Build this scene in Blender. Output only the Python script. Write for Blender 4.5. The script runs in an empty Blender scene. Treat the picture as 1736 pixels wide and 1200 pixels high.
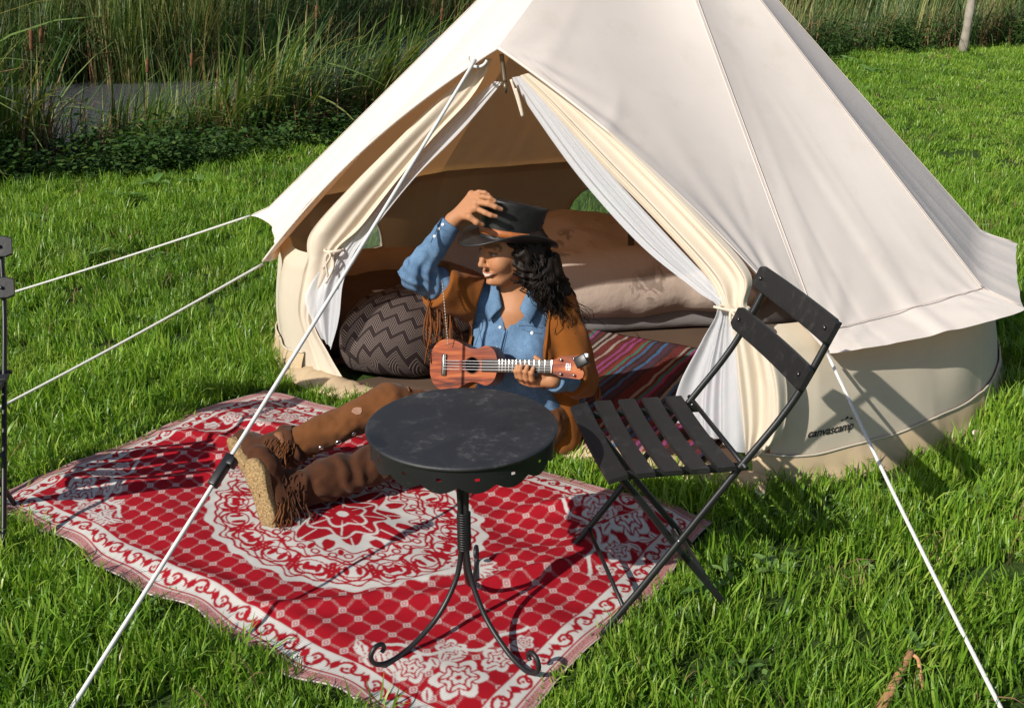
import bpy, bmesh, math, random
import numpy as np
from mathutils import Vector, Matrix

scene = bpy.context.scene
rng = np.random.default_rng(7)
random.seed(7)

# ---------------------------------------------------------------- camera
CAM_H, CAM_PITCH, CAM_F = 1.616, math.radians(20.9), 1800.0 / 1736.0
cam_data = bpy.data.cameras.new("camera")
cam_data.sensor_width = 36.0
cam_data.lens = 36.0 * CAM_F
cam_data.clip_start = 0.05
cam_data.clip_end = 600.0
cam = bpy.data.objects.new("camera", cam_data)
scene.collection.objects.link(cam)
cam.location = (0, 0, CAM_H)
cam.rotation_euler = (math.pi / 2 - CAM_PITCH, 0, 0)
scene.camera = cam

# ---------------------------------------------------------------- sky and sun
SUN_EL, SUN_AZ = math.radians(35.0), math.radians(225.0)     # azimuth of the direction TOWARDS the sun, from +X counter-clockwise
sun_dir = Vector((math.cos(SUN_AZ) * math.cos(SUN_EL), math.sin(SUN_AZ) * math.cos(SUN_EL), math.sin(SUN_EL)))
world = bpy.data.worlds.new("World")
scene.world = world
world.use_nodes = True
wn = world.node_tree
sky = wn.nodes.new("ShaderNodeTexSky")
sky.sky_type = 'NISHITA'
sky.sun_disc = False
sky.sun_elevation = SUN_EL
sky.sun_rotation = math.pi / 2 - SUN_AZ
wn.links.new(sky.outputs[0], wn.nodes["Background"].inputs[0])
wn.nodes["Background"].inputs[1].default_value = 0.085
sun_data = bpy.data.lights.new("sun", 'SUN')
sun_data.energy = 5.0
sun_data.angle = math.radians(0.5)
sun_data.color = (1.0, 0.95, 0.86)
sun = bpy.data.objects.new("sun", sun_data)
scene.collection.objects.link(sun)
sun.location = (-6, -5, 8)
sun.rotation_euler = sun_dir.to_track_quat('Z', 'Y').to_euler()
scene.view_settings.view_transform = 'Standard'
scene.view_settings.look = 'None'
scene.view_settings.exposure = 0.18
scene.view_settings.gamma = 1.0
scene.view_settings.use_curve_mapping = False
try:
    scene.cycles.max_bounces = 8
    scene.cycles.transparent_max_bounces = 12
    scene.cycles.use_denoising = True
    scene.cycles.use_adaptive_sampling = True
    scene.cycles.adaptive_threshold = 0.02
except Exception:
    pass

# ---------------------------------------------------------------- helpers
def A(*v):
    return np.array(v, dtype=float)
_fw = A(0, math.cos(CAM_PITCH), -math.sin(CAM_PITCH)); _up = A(0, math.sin(CAM_PITCH), math.cos(CAM_PITCH)); _rt = A(1, 0, 0)
_C = A(0, 0, CAM_H)
def ray(px, py):
    return _fw + _rt * (px - 868) / 1800.0 - _up * (py - 600) / 1800.0
def at_z(px, py, z=0.0):           # measured place of a thing at height z
    d = ray(px, py); return _C + d * (z - CAM_H) / d[2]
def at_y(px, py, y):               # measured place of a thing at depth y
    d = ray(px, py); return _C + d * (y / d[1])
def norm(v):
    v = np.asarray(v, float); return v / (np.linalg.norm(v) + 1e-12)
def smooth01(x, a, b):
    t = np.clip((x - a) / (b - a), 0, 1); return t * t * (3 - 2 * t)

ORIGIN = {}
def _link(o, parent):
    scene.collection.objects.link(o)
    if parent is not None:
        o.parent = parent
        ORIGIN[o.name] = ORIGIN[parent.name]
    return o
def tag(o, label=None, cat=None, group=None, kind=None):
    if label: o["label"] = label
    if cat: o["category"] = cat
    if group: o["group"] = group
    if kind: o["kind"] = kind
    return o
def thing(name, loc, label, cat, group=None):
    o = bpy.data.objects.new(name, None)
    o.empty_display_size = 0.1
    o.location = tuple(float(c) for c in loc)
    scene.collection.objects.link(o)
    ORIGIN[o.name] = A(*loc)
    return tag(o, label, cat, group)
def meshdata(name, V, F, smooth=True, mats=None, midx=None):
    V = np.asarray(V, dtype=np.float32).reshape(-1, 3)
    me = bpy.data.meshes.new(name)
    if isinstance(F, np.ndarray) and F.ndim == 2:
        n, k = F.shape
        me.vertices.add(len(V)); me.vertices.foreach_set("co", V.ravel())
        me.loops.add(n * k); me.loops.foreach_set("vertex_index", F.astype(np.int32).ravel())
        me.polygons.add(n)
        me.polygons.foreach_set("loop_start", np.arange(0, n * k, k, dtype=np.int32))
        me.update(calc_edges=True)
    else:
        me.from_pydata([tuple(map(float, v)) for v in V], [], [tuple(int(i) for i in f) for f in F])
    if smooth:
        me.polygons.foreach_set("use_smooth", np.ones(len(me.polygons), dtype=bool))
    if mats:
        for m in (mats if isinstance(mats, (list, tuple)) else [mats]): me.materials.append(m)
    if midx is not None:
        me.polygons.foreach_set("material_index", np.asarray(midx, dtype=np.int32))
    me.update()
    return me
def obj(name, V, F, mat, parent=None, smooth=True, loc=None):
    """one mesh object; V in world space"""
    V = np.asarray(V, float).reshape(-1, 3)
    if parent is not None: org = ORIGIN[parent.name]
    else: org = A(*loc) if loc is not None else A(0, 0, 0)
    me = meshdata(name, V - org, F, smooth, mat)
    o = bpy.data.objects.new(name, me)
    if parent is None: o.location = tuple(org)
    _link(o, parent)
    if parent is None: ORIGIN[o.name] = org
    return o
class MB:
    def __init__(s): s.V = []; s.F = []; s.n = 0
    def add(s, V, F):
        V = np.asarray(V, float).reshape(-1, 3)
        s.V.append(V); s.F += [tuple(int(i) + s.n for i in f) for f in F]; s.n += len(V); return s
    def build(s, name, mat, parent=None, smooth=True, loc=None):
        return obj(name, np.concatenate(s.V), s.F, mat, parent, smooth, loc)
def grid(nu, nv, close_v=False):
    """faces of an nu x nv vertex grid"""
    i = np.arange(nu - 1)[:, None]; j = np.arange(nv if close_v else nv - 1)[None, :]
    a = i * nv + j; b = i * nv + (j + 1) % nv; c = (i + 1) * nv + (j + 1) % nv; d = (i + 1) * nv + j
    return np.stack([a, b, c, d], -1).reshape(-1, 4)
def frames(P):
    P = np.asarray(P, float); n = len(P)
    T = np.gradient(P, axis=0); T /= np.linalg.norm(T, axis=1, keepdims=True) + 1e-12
    up = A(0, 0, 1) if abs(T[0][2]) < 0.9 else A(1, 0, 0)
    N = np.zeros_like(P); N[0] = norm(np.cross(np.cross(T[0], up), T[0]))
    for i in range(1, n):
        v = N[i - 1] - T[i] * (N[i - 1] @ T[i]); N[i] = norm(v)
    return T, N, np.cross(T, N)
def tube_vf(P, r, seg=8, cap=True, flat=None):
    P = np.asarray(P, float); n = len(P); T, N, B = frames(P)
    r = np.broadcast_to(np.asarray(r, float), (n,)) if np.ndim(r) < 2 else r
    a = np.linspace(0, 2 * np.pi, seg, endpoint=False)
    ry = r if flat is None else r * flat
    V = P[:, None] + N[:, None] * (np.cos(a)[None, :, None] * r[:, None, None]) + B[:, None] * (np.sin(a)[None, :, None] * ry[:, None, None])
    F = [tuple(f) for f in grid(n, seg, True)]
    V = V.reshape(-1, 3)
    if cap:
        F.append(tuple(range(seg))[::-1]); F.append(tuple(range((n - 1) * seg, n * seg)))
    return V, F
def catmull(P, n):
    P = np.asarray(P, float); m = len(P)
    Q = np.vstack([2 * P[0] - P[1], P, 2 * P[-1] - P[-2]])
    t = np.linspace(0, m - 1 - 1e-9, n); i = t.astype(int); f = (t - i)[:, None]
    p0, p1, p2, p3 = Q[i], Q[i + 1], Q[i + 2], Q[i + 3]
    return 0.5 * (2 * p1 + (p2 - p0) * f + (2 * p0 - 5 * p1 + 4 * p2 - p3) * f ** 2 + (3 * p1 - p0 - 3 * p2 + p3) * f ** 3)
def box_vf(c, ax, ay, az, hx, hy, hz, bev=0.0):
    """box with half sizes along three axes, bevelled edges when bev > 0"""
    c = A(*c); ax, ay, az = norm(ax), norm(ay), norm(az)
    bm = bmesh.new(); bmesh.ops.create_cube(bm, size=2.0)
    for v in bm.verts: v.co = Vector((v.co.x * hx, v.co.y * hy, v.co.z * hz))
    if bev > 0: bmesh.ops.bevel(bm, geom=bm.edges[:], offset=bev, segments=2, profile=0.5, affect='EDGES')
    V = np.array([v.co[:] for v in bm.verts]); bm.verts.index_update()
    F = [tuple(v.index for v in f.verts) for f in bm.faces]; bm.free()
    return c + V[:, :1] * ax + V[:, 1:2] * ay + V[:, 2:3] * az, F
def lathe_vf(prof, seg=48, c=(0, 0, 0), cap_top=False, cap_bot=False):
    prof = np.asarray(prof, float); a = np.linspace(0, 2 * np.pi, seg, endpoint=False)
    V = np.stack([prof[:, 0:1] * np.cos(a), prof[:, 0:1] * np.sin(a), np.repeat(prof[:, 1:2], seg, 1)], -1).reshape(-1, 3) + A(*c)
    F = [tuple(f) for f in grid(len(prof), seg, True)]
    if cap_bot: F.append(tuple(range(seg))[::-1])
    if cap_top: F.append(tuple(range((len(prof) - 1) * seg, len(prof) * seg)))
    return V, F
# value noise used to wrinkle cloth
_perm = np.random.default_rng(3).random((64, 64, 64)).astype(np.float32)
def vnoise(P, s=1.0):
    P = np.asarray(P, np.float32) * np.float32(s)
    i = np.floor(P).astype(np.int32); f = P - i; f = f * f * (3 - 2 * f); i &= 63; j = (i + 1) & 63
    def g(a, b, c): return _perm[a, b, c]
    x0, y0, z0 = i[..., 0], i[..., 1], i[..., 2]; x1, y1, z1 = j[..., 0], j[..., 1], j[..., 2]
    fx, fy, fz = f[..., 0], f[..., 1], f[..., 2]
    a = g(x0, y0, z0) * (1 - fx) + g(x1, y0, z0) * fx; b = g(x0, y1, z0) * (1 - fx) + g(x1, y1, z0) * fx
    c = g(x0, y0, z1) * (1 - fx) + g(x1, y0, z1) * fx; d = g(x0, y1, z1) * (1 - fx) + g(x1, y1, z1) * fx
    return ((a * (1 - fy) + b * fy) * (1 - fz) + (c * (1 - fy) + d * fy) * fz) * 2 - 1

# ---------------------------------------------------------------- materials
class NT:
    def __init__(s, name):
        s.m = bpy.data.materials.new(name); s.m.use_nodes = True; s.t = s.m.node_tree
        s.b = s.t.nodes["Principled BSDF"]; s.out = s.t.nodes["Material Output"]
    def n(s, typ, **kw):
        nd = s.t.nodes.new(typ)
        for k, v in kw.items():
            if k.startswith("i_"):
                key = k[2:]; key = int(key) if key.isdigit() else key.replace("_", " ")
                if hasattr(v, "is_linked") or isinstance(v, bpy.types.NodeSocket): s.t.links.new(v, nd.inputs[key])
                else: nd.inputs[key].default_value = v
            else: setattr(nd, k, v)
        return nd
    def l(s, a, b): s.t.links.new(a, b)
    def math(s, op, a, b=0.0, c=None):
        nd = s.t.nodes.new("ShaderNodeMath"); nd.operation = op
        for k, v in enumerate((a, b) if c is None else (a, b, c)):
            if isinstance(v, bpy.types.NodeSocket): s.t.links.new(v, nd.inputs[k])
            else: nd.inputs[k].default_value = v
        return nd.outputs[0]
    def noise(s, scale, detail=4.0, rough=0.55, coord="Object", dist=0.0, vec=None):
        nd = s.t.nodes.new("ShaderNodeTexNoise"); nd.inputs["Scale"].default_value = scale
        nd.inputs["Detail"].default_value = detail; nd.inputs["Roughness"].default_value = rough; nd.inputs["Distortion"].default_value = dist
        if vec is None:
            tc = s.t.nodes.new("ShaderNodeTexCoord"); vec = tc.outputs[coord]
        s.l(vec, nd.inputs["Vector"]); return nd.outputs["Fac"]
    def ramp(s, fac, stops):
        nd = s.t.nodes.new("ShaderNodeValToRGB"); e = nd.color_ramp.elements
        while len(e) < len(stops): e.new(0.5)
        for el, (p, c) in zip(e, stops): el.position = p; el.color = (c if len(c) == 4 else (*c, 1))
        s.l(fac, nd.inputs[0]); return nd.outputs[0]
    def mix(s, fac, a, b, mode='MIX'):
        nd = s.t.nodes.new("ShaderNodeMix"); nd.data_type = 'RGBA'; nd.blend_type = mode
        for key, v in ((0, fac), (6, a), (7, b)):
            if isinstance(v, bpy.types.NodeSocket): s.l(v, nd.inputs[key])
            else: nd.inputs[key].default_value = (v if key == 0 else (v if len(v) == 4 else (*v, 1)))
        return nd.outputs[2]
    def bump(s, h, strength=0.3, dist=0.01):
        nd = s.t.nodes.new("ShaderNodeBump"); nd.inputs["Strength"].default_value = strength; nd.inputs["Distance"].default_value = dist
        s.l(h, nd.inputs["Height"]); s.l(nd.outputs[0], s.b.inputs["Normal"]); return nd.outputs[0]
    def set(s, **kw):
        for k, v in kw.items():
            key = {"base": "Base Color", "rough": "Roughness", "metal": "Metallic", "spec": "Specular IOR Level", "sheen": "Sheen Weight", "coat": "Coat Weight", "sss": "Subsurface Weight"}[k]
            if isinstance(v, bpy.types.NodeSocket): s.l(v, s.b.inputs[key])
            else: s.b.inputs[key].default_value = v if not isinstance(v, tuple) else (v if len(v) == 4 else (*v, 1))
        return s
    def translucent(s, col, w, nrm=None):
        tr = s.t.nodes.new("ShaderNodeBsdfTranslucent")
        if isinstance(col, bpy.types.NodeSocket): s.l(col, tr.inputs[0])
        else: tr.inputs[0].default_value = (*col, 1)
        mx = s.t.nodes.new("ShaderNodeMixShader"); mx.inputs[0].default_value = w
        s.l(s.b.outputs[0], mx.inputs[1]); s.l(tr.outputs[0], mx.inputs[2]); s.l(mx.outputs[0], s.out.inputs[0]); return mx
    def seethrough(s, fac):
        tp = s.t.nodes.new("ShaderNodeBsdfTransparent"); mx = s.t.nodes.new("ShaderNodeMixShader")
        src = s.out.inputs[0].links[0].from_socket
        if isinstance(fac, bpy.types.NodeSocket): s.l(fac, mx.inputs[0])
        else: mx.inputs[0].default_value = fac
        s.l(src, mx.inputs[1]); s.l(tp.outputs[0], mx.inputs[2]); s.l(mx.outputs[0], s.out.inputs[0])
def cloth_mat(name, col, var=0.12, rough=0.9, weave=900.0, bump=0.25, big=6.0, sheen=0.0, trans=None, tw=0.2):
    m = NT(name)
    n1 = m.noise(big, 5, 0.6); n2 = m.noise(weave, 2, 0.6)
    d = tuple(c * (1 - var) for c in col); b = tuple(min(1, c * (1 + var)) for c in col)
    c1 = m.ramp(n1, [(0.3, d), (0.7, b)])
    c2 = m.mix(0.25, c1, m.ramp(n2, [(0.3, tuple(c * 0.6 for c in col)), (0.7, tuple(min(1, c * 1.25) for c in col))]))
    m.set(base=c2, rough=rough, spec=0.2, sheen=sheen); m.bump(n2, bump, 0.002)
    if trans: m.translucent(trans, tw)
    return m.m
# ================================================================ the setting: lawn, bank, water
BANK = np.array([(-9, 1.5), (-6.6, 4.6), (-4.7, 6.7), (-3.7, 7.6), (-2.9, 8.0), (-1.9, 9.0), (-1.2, 9.6), (1.0, 11.4), (3.2, 14.4), (5.2, 17.3), (9, 19.6), (20, 22), (60, 27)], float)
FAR = np.array([(-60, 12), (-20, 15.5), (-8.5, 18.3), (-5.2, 19.0), (-4.4, 22), (-3.6, 30), (2, 33), (20, 35), (60, 38)], float)
def poly_sd(X, Y, poly):
    """signed distance to an open polyline; positive on its upper/left side"""
    best = np.full(X.shape, 1e9); sg = np.zeros(X.shape)
    for (x0, y0), (x1, y1) in zip(poly[:-1], poly[1:]):
        dx, dy = x1 - x0, y1 - y0; L2 = dx * dx + dy * dy
        t = np.clip(((X - x0) * dx + (Y - y0) * dy) / L2, 0, 1)
        d = np.hypot(X - x0 - t * dx, Y - y0 - t * dy); c = dx * (Y - y0) - dy * (X - x0)
        m = d < best; best = np.where(m, d, best); sg = np.where(m, np.sign(c), sg)
    return best * sg
def ground_h(X, Y):
    X = np.asarray(X, float); Y = np.asarray(Y, float)
    d = poly_sd(X, Y, BANK); e = poly_sd(X, Y, FAR)
    h = -1.0 * smooth01(d, 0.0, 2.2) + 1.0 * smooth01(e, -1.0, 1.5) * (d > 0)
    P = np.stack([X, Y, X * 0 + 0.5], -1)
    near = smooth01(np.hypot(X - 0.3, Y - 3.2), 2.2, 4.5)
    return h + (0.022 * vnoise(P, 0.9) + 0.012 * vnoise(P, 2.3)) * near - 0.004
xs = np.unique(np.concatenate([np.linspace(-120, -14, 24), np.linspace(-14, 14, 170), np.linspace(14, 120, 24)]))
ys = np.unique(np.concatenate([np.linspace(-40, -1, 14), np.linspace(-1, 36, 230), np.linspace(36, 160, 20)]))
GX, GY = np.meshgrid(xs, ys, indexing="ij")
GZ = ground_h(GX, GY)
m = NT("soil_and_turf")
m.set(base=m.mix(m.noise(3.0, 6, 0.6), (0.025, 0.05, 0.010), (0.05, 0.08, 0.018)), rough=0.95, spec=0.1)
m.bump(m.noise(60, 4), 0.6, 0.02)
ground = obj("ground", np.stack([GX, GY, GZ], -1), grid(len(xs), len(ys))[:, ::-1], m.m)
tag(ground, "green lawn ground sloping to the reed lined water", None, None, "structure")

m = NT("canal_water")
m.set(base=(0.085, 0.09, 0.095), rough=0.10, spec=1.0)
nz = m.noise(1.0, 5, 0.65, dist=.8, vec=m.n("ShaderNodeMapping", i_Vector=m.n("ShaderNodeTexCoord").outputs["Object"], i_Scale=(3.0, 7.0, 1.0)).outputs[0])
m.bump(nz, 0.5, 0.05)
wx = np.linspace(-70, 70, 15); wy = np.linspace(2, 45, 10)
WX, WY = np.meshgrid(wx, wy, indexing="ij")
water = obj("water", np.stack([WX, WY, WX * 0 - 0.5], -1), grid(15, 10)[:, ::-1], m.m)
tag(water, "grey canal water showing between the reeds", None, None, "structure")
# ================================================================ the bell tent
TC = A(0.535, 4.56); APEX = A(0.485, 4.53, 2.0); PEAK = A(-0.045, 3.44, 1.325)
DN = norm(A(-0.49, -0.87, 0))            # the door faces this way
DR = A(-DN[1], DN[0], 0) * 1.0           # along the door, to its right as seen from outside
if DR[0] < 0: DR = -DR
def pol(deg, r, z):
    t = math.radians(deg); return A(TC[0] + r * math.cos(t), TC[1] + r * math.sin(t), z)
def canvas(name, col, tcol, tw):
    m = NT(name)
    n1 = m.noise(2.3, 5, 0.6); n2 = m.noise(7, 6, 0.65); n3 = m.noise(1400, 2)
    base = m.ramp(n1, [(0.3, tuple(c * 0.93 for c in col)), (0.7, tuple(min(1, c * 1.04) for c in col))])
    base = m.mix(m.math('MULTIPLY', m.ramp(n2, [(0.56, (0, 0, 0)), (0.8, (1, 1, 1))]), 0.22), base, (0.45, 0.36, 0.24))
    m.set(base=base, rough=0.92, spec=0.15); m.bump(n3, 0.22, 0.0015)
    m.translucent(tcol, tw)
    return m.m
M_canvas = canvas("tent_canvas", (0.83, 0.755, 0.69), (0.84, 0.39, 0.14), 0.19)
M_wallc = canvas("shaded_wall_canvas", (0.60, 0.53, 0.42), (0.55, 0.30, 0.13), 0.12)  # same cloth as the roof, its khaki shade put into the colour
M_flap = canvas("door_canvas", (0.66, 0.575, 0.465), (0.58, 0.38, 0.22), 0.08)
M_sheet = cloth_mat("groundsheet", (0.50, 0.38, 0.24), 0.1, 0.6, 500, 0.15)
m = NT("mosquito_net")
m.set(base=(0.80, 0.82, 0.86), rough=0.8); m.translucent((0.78, 0.81, 0.87), 0.35); m.seethrough(0.22)
M_net = m.m
m = NT("window_net"); m.set(base=(0.30, 0.36, 0.34), rough=0.8); m.translucent((0.35, 0.45, 0.4), 0.5); m.seethrough(0.45)
M_wnet = m.m
m = NT("white_rope")
wv = m.n("ShaderNodeTexWave", i_Scale=220.0, i_Distortion=1.0); wv.bands_direction = 'DIAGONAL'
m.set(base=m.ramp(wv.outputs[0], [(0.2, (0.62, 0.60, 0.56)), (0.7, (0.82, 0.81, 0.78))]), rough=0.8); m.bump(wv.outputs[0], 0.4, 0.002)
M_rope = m.m
m = NT("zip_metal"); m.set(base=(0.16, 0.13, 0.09), rough=0.45, metal=0.7); M_zip = m.m
m = NT("black_plastic"); m.set(base=(0.012, 0.012, 0.013), rough=0.4); M_blackp = m.m
m = NT("peg_wood"); m.set(base=m.ramp(m.noise(40, 4), [(0.3, (0.30, 0.21, 0.12)), (0.7, (0.50, 0.38, 0.24))]), rough=0.8); M_peg = m.m

tent = thing("bell_tent", (TC[0], TC[1], 0), "cream canvas bell tent with its front door tied open", "tent")
TIPS = [287, 320.6, 354.2, 387.8, 421.4, 455.0, 488.6, 529.0, 556.0]            # guy points round the eave, 287 right of the door ... 196 left of it
R_SEAM, Z_SEAM, R_TIP, Z_TIP = 1.475, 0.485, 1.535, 0.44
US = 0.93
def edge_curve(deg, u, rt=R_TIP, zt=Z_TIP):
    rs = R_SEAM
    if abs(deg - TIPS[7]) < 1: rs = 1.70          # pulled straight out to the tab here
    if abs(deg - TIPS[8]) < 1: rs = 1.54
    s = pol(deg, rs, Z_SEAM); t = pol(deg, rt, zt)
    u = np.asarray(u)[:, None]
    a = APEX + (s - APEX) * np.clip(u / US, 0, 1); b = s + (t - s) * np.clip((u - US) / (1 - US), 0, 1)
    return np.where(u <= US, a, b)
def panel(E0, E1, B, nu, nv, seed, sag=0.03, wr=0.006, folds=7, bow_pow=3.0, flap=False):
    """canvas panel between two edge curves, with its lower edge on B(v)"""
    u = np.linspace(0.0, 1, nu); v = np.linspace(0, 1, nv)
    e0, e1 = E0(u), E1(u)
    X = e0[:, None] * (1 - v)[None, :, None] + e1[:, None] * v[None, :, None]
    corr = B(v) - X[-1]
    if flap:
        iu = np.searchsorted(u, US); w_ = np.clip((u - u[iu]) / (1 - u[iu]), 0, 1)[:, None, None]; X = np.where(w_ > 0, X[iu][None] * (1 - w_) + B(v)[None] * w_, X)
    else: X = X + corr[None] * (u ** bow_pow)[:, None, None]
    du = np.gradient(X, axis=0); dv = np.gradient(X, axis=1)
    N = np.cross(du, dv); N /= np.linalg.norm(N, axis=-1, keepdims=True) + 1e-9
    out = X - A(TC[0], TC[1], 0.4)
    N *= np.sign((N * out).sum(-1, keepdims=True))
    r = np.random.default_rng(seed)
    uu, vv = np.meshgrid(u, v, indexing="ij")
    edge = np.sin(np.pi * vv) ** 0.6
    d = -sag * np.sin(np.pi * np.clip(uu, 0, 1)) * np.sin(np.pi * vv)
    w = np.zeros_like(uu)
    for k in range(folds):
        c = r.uniform(0.06, 0.94); wd = r.uniform(0.02, 0.07); lean = r.uniform(-0.18, 0.18); top = r.uniform(0.35, 0.8); am = r.uniform(0.4, 1.2) * r.choice([1, 1, -0.6])
        w += am * np.exp(-((vv - c - lean * (1 - uu) - 0.02 * np.sin(6 * uu + k)) / wd) ** 2) * smooth01(uu, top, 1.0) ** 1.2
    for c_ in (0.0, 1.0):                                               # pull lines fanning out from the guy points
        du_ = (1 - uu) * 2.2; dv_ = np.abs(vv - c_); rr_c = np.hypot(du_, dv_); w += 1.1 * np.sin(np.arctan2(dv_, du_ + 1e-6) * 15 + 2 * c_ + seed) * np.exp(-(rr_c / .34) ** 2) * smooth01(rr_c, .02, .12)
    w += 0.7 * vnoise(X, 3.0) * 0.5 + 0.25 * vnoise(X, 9.0) * smooth01(uu, 0.5, 1)
    d = d + wr * w * edge * smooth01(uu, 0.02, 0.3)
    X = X + N * d[..., None]
    return X
def sheet_obj(name, X, mat, parent, thick=0.0):
    nu, nv = X.shape[:2]
    return obj(name, X, grid(nu, nv), mat, parent)
# roof panels all round
for k in range(8):
    a0, a1 = TIPS[k], TIPS[k + 1]
    fine = a1 < 345 or a0 > 500
    rt0 = R_TIP if k == 0 else 1.63; rt1 = 1.60 if k == 7 else 1.63
    if k == 7: rt0 = 1.80
    tip0, tip1 = pol(a0, rt0, Z_TIP), pol(a1, rt1, Z_TIP)
    def Bc(v, t0=tip0, t1=tip1, a0=a0, a1=a1):
        v = np.asarray(v)[:, None]
        mid = pol((a0 + a1) / 2, 1.545, Z_TIP - 0.006)
        base = t0 * (1 - v) + t1 * v; bow = mid - (t0 + t1) / 2
        return base + bow * np.clip(4 * v * (1 - v), 0, 1) ** 0.45 * 0.95
    X = panel(lambda u, a=a0, r=rt0: edge_curve(a, u, r), lambda u, a=a1, r=rt1: edge_curve(a, u, r), Bc, 90 if fine else 40, 90 if fine else 30, 11 + k, sag=(0.0 if k == 7 else 0.02), wr=0.0045, folds=14 if k == 0 else 9, flap=True)
    sheet_obj("roof_panel", X, M_canvas, tent)
# the two gable panels that run down to the door hem
def ridge(u):
    u = np.asarray(u)[:, None]
    return APEX + (PEAK - APEX) * u - A(0, 0, 1) * 0.02 * np.sin(np.pi * u)
def hem(tip, bow):
    def f(v):
        v = np.asarray(v)[:, None]
        return PEAK * (1 - v) + tip * v + (A(0, 0, bow) + DN * 0.03) * np.sin(np.pi * v) ** 0.9
    return f
T_R, T_L = pol(287, R_TIP, Z_TIP), pol(556, 1.60, Z_TIP)
HEM_R, HEM_L = hem(T_R, 0.075), hem(T_L, 0.06)
X = panel(ridge, lambda u: edge_curve(TIPS[0], u), HEM_R, 90, 90, 31, sag=0.035, wr=0.006, folds=4, bow_pow=2.0)
sheet_obj("gable_panel", X, M_canvas, tent)
XgR = X
X = panel(ridge, lambda u: edge_curve(TIPS[8], u, 1.60), HEM_L, 90, 70, 33, sag=-0.01, wr=0.006, folds=5, bow_pow=2.0)
sheet_obj("gable_panel", X, M_canvas, tent)
# turned hem along the door edge and raised seams
for H_ in (HEM_R, HEM_L):
    P = H_(np.linspace(0.0, 1, 60)); V, F = tube_vf(P - DN * 0.004, 0.006, 6); obj("hem", V, F, M_canvas, tent)
for k in (0, 1, 2, 7, 8):
    rr = {0: R_TIP, 8: 1.60, 7: 1.80}.get(k, 1.63)
    P = edge_curve(TIPS[k], np.linspace(0.02, 0.99, 80), rr); P = P + norm(A(math.cos(math.radians(TIPS[k])), math.sin(math.radians(TIPS[k])), 0.9)) * 0.002
    sd_ = A(-math.sin(math.radians(TIPS[k])), math.cos(math.radians(TIPS[k])), 0)
    for o_ in (-.006, .006): obj("seam", *tube_vf(P + sd_ * o_, 0.0014, 5), M_canvas, tent)
# seam where the wall is sewn to the roof, on the front right
for k in (0,):
    v = np.linspace(0, 1, 50)[:, None]; P = pol(TIPS[k], R_SEAM + 0.008, Z_SEAM) * (1 - v) + pol(TIPS[k + 1], R_SEAM + 0.008, Z_SEAM) * v
    P[:, 2] += 0.003; V, F = tube_vf(P, 0.002, 6); obj("eave_seam", V, F, M_canvas, tent)
# ---- wall with window openings
WIN = [(90, 0.225, 0.145), (152, 0.225, 0.145)]         # angle, radius, sill height
def wall_pt(deg, t):
    """t 0 at the eave, 1 on the ground; straight runs between the pegs"""
    deg = np.asarray(deg, float); t = np.asarray(t, float)
    step = 13.45; q = (deg - 280) / step; i = np.floor(q); f = q - i
    def c(a, r): return np.stack([TC[0] + r * np.cos(np.radians(a)), TC[1] + r * np.sin(np.radians(a))], -1)
    tp_ = np.array(TIPS); kk = np.clip(np.searchsorted(tp_, deg, side='right') - 1, 0, len(tp_) - 2); md = (tp_[kk] + tp_[kk + 1]) / 2; hf = (tp_[kk + 1] - tp_[kk]) / 2
    RS_ = np.array([R_SEAM] * 7 + [1.70, 1.54]); r0_, r1_ = RS_[kk], RS_[kk + 1]; th_ = np.radians(np.clip(deg, tp_[0], tp_[-1])); a0_, a1_ = np.radians(tp_[kk]), np.radians(tp_[kk + 1])
    rt_ = r0_ * r1_ * np.sin(a1_ - a0_) / (r0_ * np.sin(th_ - a0_) + r1_ * np.sin(a1_ - th_)) - 0.018
    tt = t ** 0.75; r = rt_ * (1 - tt) + (R_SEAM + 0.072) * tt + 0.012 * np.sin(np.pi * t)
    r = r - 0.035 * np.clip(1 - t / .06, 0, 1)
    r = r - 0.10 * (np.clip(deg - 557, 0, 9) / 7.0) ** 2 - 0.05 * (np.clip(284 - deg, 0, 6) / 6.0) ** 2
    p = c(280 + step * i, r) * (1 - f)[..., None] + c(280 + step * (i + 1), r) * f[..., None]
    z = (Z_SEAM - 0.016) * (1 - t) + 0.012 + 0.022 * np.clip(1 - t / .06, 0, 1)
    W = np.concatenate([p, z[..., None]], -1)
    nrm = np.stack([np.cos(np.radians(deg)), np.sin(np.radians(deg)), 0 * deg], -1)
    ph = np.sin(np.pi * f)
    w = 0.010 * ph * np.sin(np.pi * t) * smooth01(t, .05, .3) + 0.012 * vnoise(W * A(2.6, 2.6, 1.2), 1.6) * np.sin(np.pi * np.clip(t * 0.97, 0, 1)) + 0.006 * vnoise(W * A(1, 1, 0.5), 7.0) * smooth01(t, 0.05, 0.6)
    return W + nrm * w[..., None]
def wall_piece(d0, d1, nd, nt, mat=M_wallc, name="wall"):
    deg = np.linspace(d0, d1, nd); t = np.linspace(0, 1, nt)
    D, T = np.meshgrid(deg, t, indexing="ij")
    X = wall_pt(D, T); F = grid(nd, nt)
    keep = np.ones(len(F), bool)
    for wa, wr_, zs in WIN:
        for off in (0, 360):
            arc = np.radians(D - wa - off) * 1.54; zz = X[..., 2] - zs
            inside = ((arc ** 2 + zz ** 2 < wr_ ** 2) & (zz > 0)).reshape(-1)
            keep &= ~inside[F].all(1)
    return obj(name, X, F[keep], mat, tent)
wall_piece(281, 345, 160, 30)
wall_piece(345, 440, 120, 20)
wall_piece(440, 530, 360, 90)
wall_piece(530, 565, 120, 40)
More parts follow.
